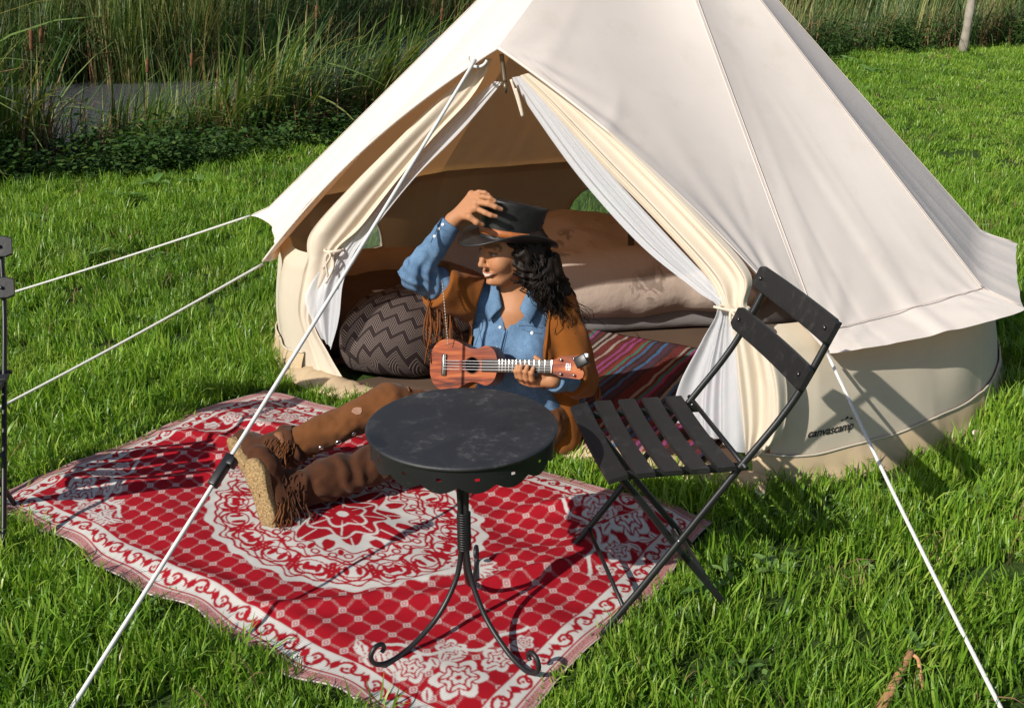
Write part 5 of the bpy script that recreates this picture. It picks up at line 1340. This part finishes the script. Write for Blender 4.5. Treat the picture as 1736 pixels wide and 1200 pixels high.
# top plate with a real sound hole
hole = np.array([(.030 + .0245 * math.cos(t), .0245 * math.sin(t)) for t in np.arctan2(loop[:, 1], loop[:, 0] - .030)])
fr_rows = []
for t in np.linspace(0, 1, 10): fr_rows.append(np.array([up(a, b, .0006 * math.sin(math.pi * t)) for a, b in hole * (1 - t) + loop[:, :2] * t]))
top = obj("sound_board", np.stack(fr_rows, 0), grid(10, N_, True), M_uke, uk)
uv2 = np.concatenate([hole * (1 - t) + loop[:, :2] * t for t in np.linspace(0, 1, 10)]); uvl = top.data.uv_layers.new(name="UVMap"); li = np.empty(len(top.data.loops), np.int32); top.data.loops.foreach_get("vertex_index", li); uvl.data.foreach_set("uv", uv2[li].astype(np.float32).ravel())
sides = np.stack([ring(0.0), ring(-.004, 1.004), ring(-.056, 1.004), ring(-.060, .99)], 0)
V = np.concatenate([sides.reshape(-1, 3), [up(0, 0, -.066)]]); F = [tuple(f) for f in grid(4, N_, True)] + [(3 * N_ + i, 3 * N_ + (i + 1) % N_, 4 * N_) for i in range(N_)]
obj("body_side", V, F, M_uside, uk)
obj("sound_hole_ring", *tube_vf(np.array([up(.030 + .0265 * math.cos(t), .0265 * math.sin(t), .0008) for t in np.linspace(0, 2 * np.pi, 40)]), .0011, 5), M_fret, uk)
def ubox(name, x0, x1, y0, y1, z0, z1, mat, par=uk, bev=.001):
    return obj(name, *box_vf(up((x0 + x1) / 2, (y0 + y1) / 2, (z0 + z1) / 2), XU, UU, NU, (x1 - x0) / 2, (y1 - y0) / 2, (z1 - z0) / 2, bev), mat, par)
br = ubox("bridge", -.076, -.060, -.034, .034, .0, .007, M_fret); ubox("saddle", -.0695, -.0665, -.030, .030, .007, .0105, M_fm, br, .0005)
# neck, fretboard, frets
Pn = np.array([up(x, 0, -.010) for x in np.linspace(.105, .335, 24)]); Tq = np.linspace(0, 2 * np.pi, 12, endpoint=False)
V = np.array([[up(x, (.0205 - .0035 * (x - .1) / .23) * math.cos(t), -.008 + (.004 if math.sin(t) > 0 else .015) * math.sin(t)) for t in Tq] for x in np.linspace(.105, .335, 24)])
obj("neck", V, [tuple(f) for f in grid(24, 12, True)] + [tuple(range(12)), tuple(range(23 * 12, 24 * 12))], M_uside, uk)
fb = ubox("fretboard", .066, .300, -.0195, .0195, -.001, .0045, M_fret)
sc_ = .345; nut = .300
for k in range(1, 13):
    x = nut - sc_ * (1 - 2 ** (-k / 12)); ubox("fret", x - .0010, x + .0010, -.0190, .0190, .0045, .0062, M_fm, fb, .0003)
ubox("nut", nut, nut + .005, -.0195, .0195, -.001, .0068, M_fm, fb, .0005)
for k in (5, 7, 10):
    x = nut - sc_ * (1 - 2 ** (-(k - .5) / 12)); obj("inlay_dot", *lathe_vf([(.0002, 0), (.0026, 0), (.0026, .0004), (.0002, .0004)], 10), M_snap, fb).matrix_local = Matrix.Translation(Vector(up(x, 0, .0047) - ORIGIN[uk.name])) @ Matrix(np.stack([XU, UU, NU], 1).tolist()).to_4x4()
# headstock
hs = [(.303, .020), (.318, .024), (.330, .031), (.372, .034), (.392, .036), (.402, .030), (.405, .016), (.398, .004)]
hl = hs + [(a, -b) for a, b in hs[::-1]]; nh = len(hl)
V = np.array([up(a, b, .001 - .03 * max(0, a - .305)) for a, b in hl] + [up(a, b, -.012 - .03 * max(0, a - .305)) for a, b in hl])
hd = obj("headstock", V, [tuple(range(nh))[::-1], tuple(range(nh, 2 * nh))] + [(i, (i + 1) % nh, nh + (i + 1) % nh, nh + i) for i in range(nh)], M_uke, uk, smooth=False)
uvl = hd.data.uv_layers.new(name="UVMap"); li = np.empty(len(hd.data.loops), np.int32); hd.data.loops.foreach_get("vertex_index", li); uvl.data.foreach_set("uv", np.array((hl + hl), float)[li].astype(np.float32).ravel())
for a, b in ((.334, .021), (.376, .024), (.334, -.021), (.376, -.024)):
    c = up(a, b, .0); obj("tuning_post", *tube_vf([c, c + NU * .011], .0040, 10), M_fm, hd)
mb = MB()                                                            # little monogram on the headstock
for (x0, y0, x1, y1) in ((.350, -.009, .350, .009), (.350, .009, .356, .009), (.356, .009, .356, -.009), (.356, -.009, .362, -.009), (.362, -.009, .362, .009), (.348, .0, .364, .0)):
    d0 = up(x0, y0, .0035 - .03 * (x0 - .305)); d1 = up(x1, y1, .0035 - .03 * (x1 - .305)); mb.add(*box_vf((d0 + d1) / 2, d1 - d0, np.cross(NU, d1 - d0), NU, np.linalg.norm(d1 - d0) / 2 + .0012, .0013, .0006))
mb.build("headstock_emblem", M_snap, hd, smooth=False)
for k in range(4):
    y0 = -.0135 + .009 * k; ye = (-.011 + .0073 * k)
    obj("string", *tube_vf([up(-.068, y0, .0105), up(.10, y0 * .97, .0098), up(nut, ye, .0072)], .0007, 5), M_snap, uk)
# clip-on tuner at the end of the headstock
obj("clip_tuner", *box_vf(up(.402, .018, .012), XU + UU * .5, UU - XU * .5, NU, .020, .017, .008, .004), M_blackp, uk)
obj("clip_tuner", *box_vf(up(.418, .034, .012), XU, UU, NU, .006, .006, .006, .002), M_snap, uk)
# ================================================================ grass, reeds, undergrowth
def scatter(name, P, rotz, tiltv, scl, idx, variants, label, rx=None):
    """instances of small plant meshes on measured points (one mass nobody could count)"""
    coll = bpy.data.collections.new(name + "_kinds")
    for k, me in enumerate(variants):
        coll.objects.link(bpy.data.objects.new("%s_kind_%02d" % (name, k), me))
    me = bpy.data.meshes.new(name); n = len(P)
    me.vertices.add(n); me.vertices.foreach_set("co", np.asarray(P, np.float32).ravel())
    a = me.attributes.new("rot", 'FLOAT_VECTOR', 'POINT'); a.data.foreach_set("vector", np.stack([tiltv[:, 0], tiltv[:, 1], rotz], -1).astype(np.float32).ravel())
    a = me.attributes.new("scl", 'FLOAT_VECTOR', 'POINT'); a.data.foreach_set("vector", np.asarray(scl, np.float32).ravel())
    a = me.attributes.new("kin", 'INT', 'POINT'); a.data.foreach_set("value", np.asarray(idx, np.int32))
    o = bpy.data.objects.new(name, me); scene.collection.objects.link(o)
    ng = bpy.data.node_groups.new(name + "_scatter", 'GeometryNodeTree')
    ng.interface.new_socket("Geometry", in_out='INPUT', socket_type='NodeSocketGeometry'); ng.interface.new_socket("Geometry", in_out='OUTPUT', socket_type='NodeSocketGeometry')
    N = ng.nodes; L = ng.links
    gi, go = N.new('NodeGroupInput'), N.new('NodeGroupOutput')
    ip = N.new('GeometryNodeInstanceOnPoints'); ci = N.new('GeometryNodeCollectionInfo'); ci.inputs[0].default_value = coll; ci.inputs[1].default_value = True; ci.inputs[2].default_value = True
    def att(nm, ty):
        q = N.new('GeometryNodeInputNamedAttribute'); q.data_type = ty; q.inputs[0].default_value = nm; return q.outputs[0]
    e2r = N.new('FunctionNodeEulerToRotation')
    L.new(gi.outputs[0], ip.inputs["Points"]); L.new(ci.outputs[0], ip.inputs["Instance"]); ip.inputs["Pick Instance"].default_value = True
    L.new(att("kin", 'INT'), ip.inputs["Instance Index"]); L.new(att("rot", 'FLOAT_VECTOR'), e2r.inputs[0]); L.new(e2r.outputs[0], ip.inputs["Rotation"]); L.new(att("scl", 'FLOAT_VECTOR'), ip.inputs["Scale"])
    L.new(ip.outputs[0], go.inputs[0])
    md = o.modifiers.new("scatter", 'NODES'); md.node_group = ng
    return tag(o, label, None, None, "stuff")
def blades(n, rad, hmin, hmax, w, bend, seg, seed, mat, name, lean=(0, 0), wtip=0.15, kink=0.0, spread=0.5, cup=0.0):
    """a tuft of curved tapering leaves; per-leaf tone stored as an attribute"""
    r = np.random.default_rng(seed)
    a = r.uniform(0, 2 * np.pi, n); d = rad * np.sqrt(r.random(n)); base = np.stack([d * np.cos(a), d * np.sin(a), 0 * d], -1)
    h = r.uniform(hmin, hmax, n) ** 1.0; az = r.uniform(0, 2 * np.pi, n)
    out = np.stack([np.cos(az), np.sin(az)], -1) * r.uniform(0.1, 1, n)[:, None] * spread + A(*lean)[None] * r.uniform(.5, 1.4, n)[:, None]
    b = bend * r.uniform(.3, 1.3, n); ww = w * r.uniform(.65, 1.3, n)
    t = np.linspace(0, 1, seg + 1)
    ang = (0.15 + b[:, None] * t[None] ** 1.4)                       # angle from vertical grows along the leaf
    kk = (r.random(n) < kink); kt = r.uniform(.4, .8, n); ang = ang + np.where(kk[:, None] & (t[None] > kt[:, None]), r.uniform(.8, 1.7, n)[:, None], 0)
    on = np.linalg.norm(out, axis=1, keepdims=True) + 1e-6; od = out / on; ang = ang * np.clip(on * 1.6, .25, 1.3)
    ds = (h / seg)[:, None]
    dx = np.cumsum(np.concatenate([np.zeros((n, 1)), np.sin(ang[:, :-1]) * ds], 1), 1); dz = np.cumsum(np.concatenate([np.zeros((n, 1)), np.cos(ang[:, :-1]) * ds], 1), 1)
    C = base[:, None] + np.concatenate([od[:, None] * dx[..., None], dz[..., None]], -1)
    sd = np.stack([-od[:, 1], od[:, 0], 0 * od[:, 0]], -1); tw = r.uniform(-.9, .9, n)
    prof = np.interp(t, [0, .25, .7, 1], [.75, 1, .8, wtip])
    sv = sd[:, None] * np.cos(tw[:, None] * t[None])[..., None] + A(0, 0, 1) * (np.sin(tw[:, None] * t[None]) * .6)[..., None]
    hw = (ww[:, None] * prof[None] / 2)[..., None]
    V = np.stack([C - sv * hw, C + sv * hw], 2)                      # n, seg+1, 2, 3
    i = np.arange(n)[:, None] * (2 * (seg + 1)) + np.arange(seg)[None] * 2
    F = np.stack([i, i + 1, i + 3, i + 2], -1).reshape(-1, 4)
    me = meshdata(name, V.reshape(-1, 3), F, True, mat)
    at_ = me.attributes.new("tone", 'FLOAT', 'POINT'); at_.data.foreach_set("value", np.repeat(r.random(n), 2 * (seg + 1)).astype(np.float32))
    at_ = me.attributes.new("along", 'FLOAT', 'POINT'); at_.data.foreach_set("value", np.tile(np.repeat(t, 2), n).astype(np.float32))
    return me
def leaf_mat(name, stops, trans, tw=.35, rough=.5, rnd=.25, along=None, patches=False):
    m = NT(name)
    tn = m.n("ShaderNodeAttribute", attribute_name="tone").outputs["Fac"]; oi = m.n("ShaderNodeObjectInfo").outputs["Random"]
    f = m.math('ADD', m.math('MULTIPLY', tn, 1 - rnd), m.math('MULTIPLY', oi, rnd))
    c = m.ramp(f, stops)
    if patches:
        lo_ = m.n("ShaderNodeObjectInfo").outputs["Location"]
        p1 = m.ramp(m.noise(0.9, 3, .6, vec=lo_), [(.35, (.62, .70, .62)), (.65, (1.12, 1.10, 1.0))]); c = m.mix(1.0, c, p1, 'MULTIPLY')
        p2 = m.ramp(m.noise(2.6, 4, .7, vec=lo_), [(.60, (0, 0, 0)), (.74, (.55, .55, .55))]); c = m.mix(p2, c, (.24, .20, .07))
    if along: c = m.mix(m.ramp(m.n("ShaderNodeAttribute", attribute_name="along").outputs["Fac"], [(0.0, (1, 1, 1)), (.35, (0, 0, 0))]), c, along)
    m.set(base=c, rough=rough, spec=.35)
    m.translucent(m.mix(1.0, c, trans, 'MULTIPLY'), tw)
    return m.m
G_grass = leaf_mat("lawn_grass", [(0.0, (.068, .150, .014)), (.35, (.155, .290, .026)), (.65, (.235, .370, .042)), (.86, (.33, .430, .075)), (.95, (.33, .35, .09)), (1.0, (.38, .31, .15))], (1.7, 1.8, .8), .30, .40, patches=True)
G_reed = leaf_mat("reed_leaf", [(0.0, (.020, .050, .012)), (.3, (.060, .120, .026)), (.5, (.14, .21, .050)), (.72, (.27, .29, .09)), (.88, (.45, .34, .16)), (1.0, (.42, .22, .09))], (1.8, 1.9, 1.0), .25, .45, .3)
G_far = leaf_mat("far_reed_leaf", [(0.0, (.016, .036, .009)), (.35, (.040, .078, .018)), (.7, (.085, .130, .034)), (.9, (.17, .17, .06)), (1.0, (.34, .22, .10))], (1.6, 1.7, .9), .2, .5, .3)
G_dead = leaf_mat("dead_reed", [(0.0, (.10, .055, .025)), (.5, (.22, .13, .06)), (1.0, (.38, .26, .14))], (1.5, 1.3, 1.0), .15, .7, .3)
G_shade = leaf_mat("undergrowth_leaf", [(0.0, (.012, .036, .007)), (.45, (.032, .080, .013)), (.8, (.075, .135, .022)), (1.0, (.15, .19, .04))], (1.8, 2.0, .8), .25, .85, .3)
G_weed = leaf_mat("broad_weed_leaf", [(0.0, (.07, .16, .03)), (.5, (.12, .23, .05)), (1.0, (.20, .30, .09))], (1.6, 1.7, .8), .25, .45, .2)

def leafy(n, rad, h, ls, seed, mat):
    r = np.random.default_rng(seed); V, F, T = [], [], []; k = 0
    for i in range(n):
        a = r.uniform(0, 6.28); d = rad * math.sqrt(r.random()); c = A(d * math.cos(a), d * math.sin(a), h * (1 - (d / rad) ** 2 * .6) * r.uniform(.2, 1)); L_ = ls * r.uniform(.6, 1.3)
        dr_ = norm(A(*r.normal(0, 1, 3)) * A(1, 1, .35) + A(0, 0, -.12)); sd = norm(np.cross(dr_, A(*r.normal(0, .4, 3)) + A(0, 0, 1))); nz_ = np.cross(sd, dr_)
        V += [c, c + dr_ * L_ * .35 + sd * L_ * .27 + nz_ * L_ * .05, c + dr_ * L_ * .35 - sd * L_ * .27 + nz_ * L_ * .05, c + dr_ * L_ * .75 + sd * L_ * .18, c + dr_ * L_ * .75 - sd * L_ * .18, c + dr_ * L_]
        F += [(k, k + 1, k + 3, k + 5), (k, k + 5, k + 4, k + 2)]; T += [r.random()] * 6; k += 6
    me = meshdata("leafy_tuft", np.array(V), np.array(F), True, mat); at_ = me.attributes.new("tone", 'FLOAT', 'POINT'); at_.data.foreach_set("value", np.array(T, np.float32)); return me

# ---- lawn
kinds = [blades(46, .055, .035, .085, .0048, 1.35, 3, 100 + k, G_grass, "grass_tuft", spread=1.0, kink=.16) for k in range(7)]
kinds += [blades(30, .06, .07, .14, .0055, 1.9, 4, 120 + k, G_grass, "grass_tuft_long", spread=.9, kink=.2) for k in range(3)]
kinds += [blades(60, .075, .02, .045, .0050, 1.2, 2, 140 + k, G_grass, "grass_tuft_short", spread=.9) for k in range(3)]
kinds += [blades(7, .07, .05, .13, .0032, 2.4, 4, 160 + k, G_dead, "dry_straw_tuft", spread=1.2, kink=.3) for k in range(2)]
kinds += [leafy(16, .055, .05, .024, 170 + k, G_weed) for k in range(2)]
r_ = np.random.default_rng(77)
def inpoly(x, y, poly): return poly2d_sd(x, y, poly) < 0
RUGP = [RA[:2], RB[:2], RC[:2], RD[:2]]
TENTP = list(SILL_OUT) + [pol(d, 1.575, 0)[:2] for d in np.linspace(281, 553, 60)]
def lawn_points(x0, x1, y0, y1, dens):
    n = int((x1 - x0) * (y1 - y0) * dens); x = r_.uniform(x0, x1, n); y = r_.uniform(y0, y1, n)
    d = poly_sd(x, y, BANK); ok = d < 0.35
    sd = poly2d_sd(x, y, RUGP); ok &= (sd > 0.018)
    ok &= poly2d_sd(x, y, TENTP) > 0.0
    ang_ = np.abs(np.arctan2(x, y)); ok &= (ang_ < 0.72) | (y < 1.2)
    return x[ok], y[ok]
parts = []
for (x0, x1, y0, y1, dens, sc, zone) in ((-2.6, 2.8, 1.0, 4.2, 270, 1.0, 0), (-4.6, 5.0, 4.2, 8.0, 190, 1.1, 1), (-8, 9.5, 8.0, 14, 80, 1.5, 2), (-2, 16, 14, 23, 46, 1.9, 3)):
    x, y = lawn_points(x0, x1, y0, y1, dens); n = len(x)
    patchy = vnoise(np.stack([x, y, x * 0], -1), 1.1); u_ = r_.random(n)
    right = smooth01(x - 0.25 * y, .6, 2.2)
    longp = np.clip(.22 + .25 * patchy - .28 * right, .02, .6)
    idx = np.where(u_ < longp, 7 + r_.integers(0, 3, n), np.where(r_.random(n) < np.clip(.15 + .75 * right * (zone > 0) - .2 * patchy, 0, .9), 10 + r_.integers(0, 3, n), r_.integers(0, 7, n)))
    odd = r_.random(n); idx = np.where(odd < .05, 13 + r_.integers(0, 2, n), np.where((odd > .93) & (zone < 2), 15 + r_.integers(0, 2, n), idx))
    s_ = sc * r_.uniform(.75, 1.25, n) * (1 + .15 * patchy); hs = s_ * np.where(zone >= 2, .62, 1.0)
    near_edge = poly2d_sd(x, y, RUGP) < .05; hs = hs * np.where(near_edge, .62, 1)
    parts.append((np.stack([x, y, ground_h(x, y)], -1), r_.uniform(0, 6.28, n), r_.normal(0, .16, (n, 2)), np.stack([s_, s_, hs], -1), idx))
for (x0, x1, y0, y1, dens) in ((-2.0, .9, 1.5, 4.3, 700),):              # tufts against the edges of the rug and the sill
    x, y = lawn_points(x0, x1, y0, y1, dens); keep_ = (poly2d_sd(x, y, RUGP) < .16) | (poly2d_sd(x, y, TENTP) < .14); x, y = x[keep_], y[keep_]; n = len(x)
    s_ = r_.uniform(.55, .95, n); parts.append((np.stack([x, y, ground_h(x, y)], -1), r_.uniform(0, 6.28, n), r_.normal(0, .2, (n, 2)), np.stack([s_, s_, s_ * .85], -1), np.where(r_.random(n) < .35, 10 + r_.integers(0, 3, n), r_.integers(0, 7, n))))
cat_ = lambda k: np.concatenate([p[k] for p in parts])
scatter("grass", cat_(0), cat_(1), cat_(2), cat_(3), cat_(4), kinds, "thick green meadow grass growing round the tent and rug")

# ---- reed beds: live and dead leaves leaning with the wind
live = [blades(15, .20, 1.0, 1.9, .026, 1.0, 8, 200 + k, G_reed, "reed_tuft", lean=(.85, .0), spread=.42, kink=.22) for k in range(5)]
dead = [blades(14, .20, .5, 1.3, .018, .9, 7, 230 + k, G_dead, "dead_reed_tuft", lean=(.35, 0), spread=.6, kink=.65) for k in range(3)]
fine = [blades(34, .25, 1.0, 1.7, .010, .6, 6, 250 + k, G_reed, "fine_reed_tuft", lean=(.35, .05), spread=.35, kink=.08) for k in range(3)]
bushy = [blades(40, .30, .7, 1.4, .016, 1.9, 7, 270 + k, G_far, "bushy_reed_tuft", lean=(.25, -.1), spread=.9, kink=.15) for k in range(3)]
def along_bank(poly, s0, s1, n, d0, d1, rr):
    seg = np.linalg.norm(np.diff(poly, axis=0), axis=1); cum = np.concatenate([[0], np.cumsum(seg)])
    s = rr.uniform(s0, s1, n); i = np.clip(np.searchsorted(cum, s) - 1, 0, len(seg) - 1); t = (s - cum[i]) / seg[i]
    p = poly[i] * (1 - t)[:, None] + poly[i + 1] * t[:, None]; dd = poly[i + 1] - poly[i]; nn = np.stack([-dd[:, 1], dd[:, 0]], -1) / seg[i][:, None]
    return p + nn * rr.uniform(d0, d1, n)[:, None]
R2 = np.random.default_rng(21)
pts, rz, tl_, sc_, ix = [], [], [], [], []
def put(p, kinds_, smin_, smax_, hmul=1.0, zoff=0.0):
    n = len(p); s = R2.uniform(smin_, smax_, n)
    pts.append(np.stack([p[:, 0], p[:, 1], np.maximum(ground_h(p[:, 0], p[:, 1]), -.62) - .03 + zoff], -1)); rz.append(R2.normal(0, .45, n)); tl_.append(R2.normal(0, .07, (n, 2)))
    sc_.append(np.stack([s, s, s * hmul], -1)); ix.append(R2.choice(kinds_, n))
LIVE, DEAD, FINE = list(range(5)), list(range(5, 8)), list(range(8, 11)); BUSH = list(range(11, 14))
bl = np.concatenate([[0], np.cumsum(np.linalg.norm(np.diff(BANK, axis=0), axis=1))])
def box_pts(x0, x1, y0, y1, n): return np.stack([R2.uniform(x0, x1, n), R2.uniform(y0, y1, n)], -1)
# left stand, running off the picture towards the camera
put(along_bank(BANK, bl[0] + 1.0, bl[3] + .25, 200, .55, 1.5, R2), LIVE, .75, 1.1); put(along_bank(BANK, bl[0] + 1, bl[3] + .5, 230, .3, 1.6, R2), DEAD, .6, 1.1)
put(along_bank(BANK, bl[0], bl[2] + .45, 140, .2, 1.6, R2), LIVE + BUSH, 1.1, 1.5)  # taller row out of view, added to cast shade on the left bank
# low gap, then the big middle stand behind the tent
put(along_bank(BANK, bl[4] + .3, bl[5] - .1, 95, .8, 2.3, R2), LIVE, .5, .8); put(along_bank(BANK, bl[3] + .3, bl[5], 90, .6, 1.8, R2), DEAD, .5, .85)
put(along_bank(BANK, bl[5] - .3, bl[7] + .3, 260, .40, 1.5, R2), LIVE, .6, 1.0); put(along_bank(BANK, bl[5] - .4, bl[7], 190, .25, 1.4, R2), DEAD, .45, .8)
# right stand beyond the lawn
put(along_bank(BANK, bl[8] - 1.0, bl[11], 560, .3, 3.0, R2), BUSH * 3 + FINE, .8, 1.2); put(along_bank(BANK, bl[8] - 1, bl[11], 150, .0, 1.8, R2), DEAD, .6, 1.0)
# far bank
fl_ = np.concatenate([[0], np.cumsum(np.linalg.norm(np.diff(FAR, axis=0), axis=1))])
put(along_bank(FAR, fl_[1] + 2, fl_[3] + .3, 520, -.5, 2.6, R2), BUSH * 3 + FINE, .9, 1.35, 1.1, .1); put(along_bank(FAR, fl_[3] - .5, fl_[7], 760, -.3, 3.0, R2), BUSH * 3 + FINE, 1.0, 1.6, 1.15, .1)
put(along_bank(FAR, fl_[1] + 2, fl_[6] + 8, 420, -.7, 1.6, R2), DEAD, .8, 1.3)
cc = lambda q: np.concatenate(q)
scatter("reed_bed", cc(pts), cc(rz), cc(tl_), cc(sc_), cc(ix), live + dead + fine + bushy, "tall green and straw coloured reeds along the water")

# ---- dark nettle and bramble undergrowth on the bank
uk_ = [leafy(170, .26, .40, .045, 300 + k, G_shade) for k in range(4)] + [leafy(110, .2, .24, .034, 320 + k, G_shade) for k in range(2)]
pts, rz, tl_, sc_, ix = [], [], [], [], []
put(along_bank(BANK, bl[0] + 1.0, bl[7] + .5, 620, -.1, 1.0, R2), [0, 1, 2, 3, 4, 5], .7, 1.35, .9); put(along_bank(BANK, bl[0] + 1, bl[6], 260, .3, 1.6, R2), [0, 1, 2, 3], .8, 1.3, 1.3)
put(along_bank(BANK, bl[8] - 1, bl[11], 420, .0, 1.6, R2), [0, 1, 2, 3], .8, 1.7, 1.2)
put(along_bank(BANK, bl[0], bl[2] + .4, 180, .1, 1.5, R2), [0, 1, 2, 3], 1.7, 2.7, 1.3)  # oversized clumps out of view, added to deepen the left bank's shade
scatter("undergrowth", cc(pts), cc(rz), cc(tl_), cc(sc_), cc(ix), uk_, "dark leafy undergrowth at the foot of the reeds")

# ---- cattails that stand out one by one
m = NT("cattail_spike"); m.set(base=m.ramp(m.noise(80, 3), [(.3, (.09, .030, .012)), (.7, (.19, .075, .03))]), rough=.95); m.bump(m.noise(300, 2), .5, .004); M_spike = m.m
m = NT("cattail_stem"); m.set(base=(.14, .13, .05), rough=.7); M_stem = m.m
for (px, py, y, lab) in ((537, 20, 10.3, "brown cattail spike left of the tent, tallest of the middle reeds"), (749, 25, 10.6, "brown cattail spike close to the tent's left roof edge"), (53, 68, 8.0, "thick brown cattail spike at the far left, leftmost of all"),
                         (70, 60, 8.2, "thin pale brown cattail beside the leftmost spike"), (325, 102, 9.6, "small brown cattail spike in front of the water gap"), (250, 112, 9.2, "short cattail spike standing before the open water")):
    c = at_y(px, py, y); b = A(c[0] - .10, y + .02, float(ground_h(np.array(c[0]), np.array(y))))
    ct = thing("cattail", b, lab, "cattail", "cattails among the reeds")
    P = catmull([b, b * .5 + c * .5 + A(-.03, 0, 0), c, c + A(.02, 0, .22)], 20); obj("stem", *tube_vf(P, np.linspace(.007, .003, 20), 6), M_stem, ct)
    d = norm(P[14] - P[12]); L_ = .075 if "thick" in lab else .06
    q = [(-1, .003), (-.95, .011), (-.8, .0145), (0, .0155), (.8, .0145), (.95, .010), (1, .003)]
    obj("spike", *tube_vf(np.array([c + d * L_ * a for a, _ in q]), np.array([w for _, w in q]), 10), M_spike, ct)

# ---- broad leaved weeds in the lawn
def weed(px, py, nleaf, L_, label, seed, arch=.5, wide=.34):
    r = np.random.default_rng(seed); b = at_z(px, py, 0.0); o = thing("broad_leaf_weed", b, label, "weed", "broad leaved weeds in the lawn")
    for k in range(nleaf):
        a = 2 * math.pi * k / nleaf + r.uniform(-.4, .4); l_ = L_ * r.uniform(.7, 1.15); n = 9; t = np.linspace(0, 1, n); el = r.uniform(.35, .9)
        d = A(math.cos(a), math.sin(a), 0); s = A(-d[1], d[0], 0)
        c = b + d * (l_ * t * math.cos(el * .6))[:, None] + A(0, 0, 1) * (.03 + l_ * (math.sin(el) * t - arch * t * t * .8))[:, None]
        w = l_ * wide * .5 * np.sin(np.pi * np.clip(t * .93 + .05, 0, 1)) ** .8 * (1 + .10 * np.sin(t * 26 + k))
        V = np.stack([c - s * w[:, None] + A(0, 0, 1) * (w * .35)[:, None], c - s * (w * .5)[:, None] + A(0, 0, 1) * (w * .22)[:, None], c, c + s * (w * .5)[:, None] + A(0, 0, 1) * (w * .22)[:, None], c + s * w[:, None] + A(0, 0, 1) * (w * .35)[:, None]], 1)
        lf = obj("leaf", V, grid(n, 5), G_weed, o); at_ = lf.data.attributes.new("tone", 'FLOAT', 'POINT'); at_.data.foreach_set("value", np.full(n * 5, r.random(), np.float32))
for i, (px, py, nl, L_, lab) in enumerate(((1195, 1022, 4, .075, "crinkled pale green dock leaf by the chair's rear foot"), (1312, 985, 5, .085, "light green weed rosette right of the chair's rear foot"), (1228, 985, 4, .06, "small round leaved weed behind the chair's rear foot"), (1165, 1062, 5, .05, "low weed in the grass between chair and bottom edge"),
        (1555, 1110, 3, .06, "small grey green weed above the reddish stick"), (1668, 868, 4, .08, "broad weed below the right end of the tent wall"), (262, 322, 9, .17, "leafy pale weed clump on the lawn near the dark bank, biggest one"), (210, 345, 7, .14, "leafy pale weed left of the biggest clump near the bank"), (330, 318, 7, .13, "leafy pale weed right of the biggest clump near the bank"),
        (70, 385, 7, .12, "pale weed at the left edge of the lawn below the reeds"), (165, 440, 6, .10, "green weed above the upper left guy rope"), (1440, 112, 6, .30, "dark weed at the far lawn's edge near the reeds"), (1478, 130, 5, .26, "pale broad weed on the far lawn beside the tent roof"))):
    weed(px, py, nl, L_, lab, 40 + i)
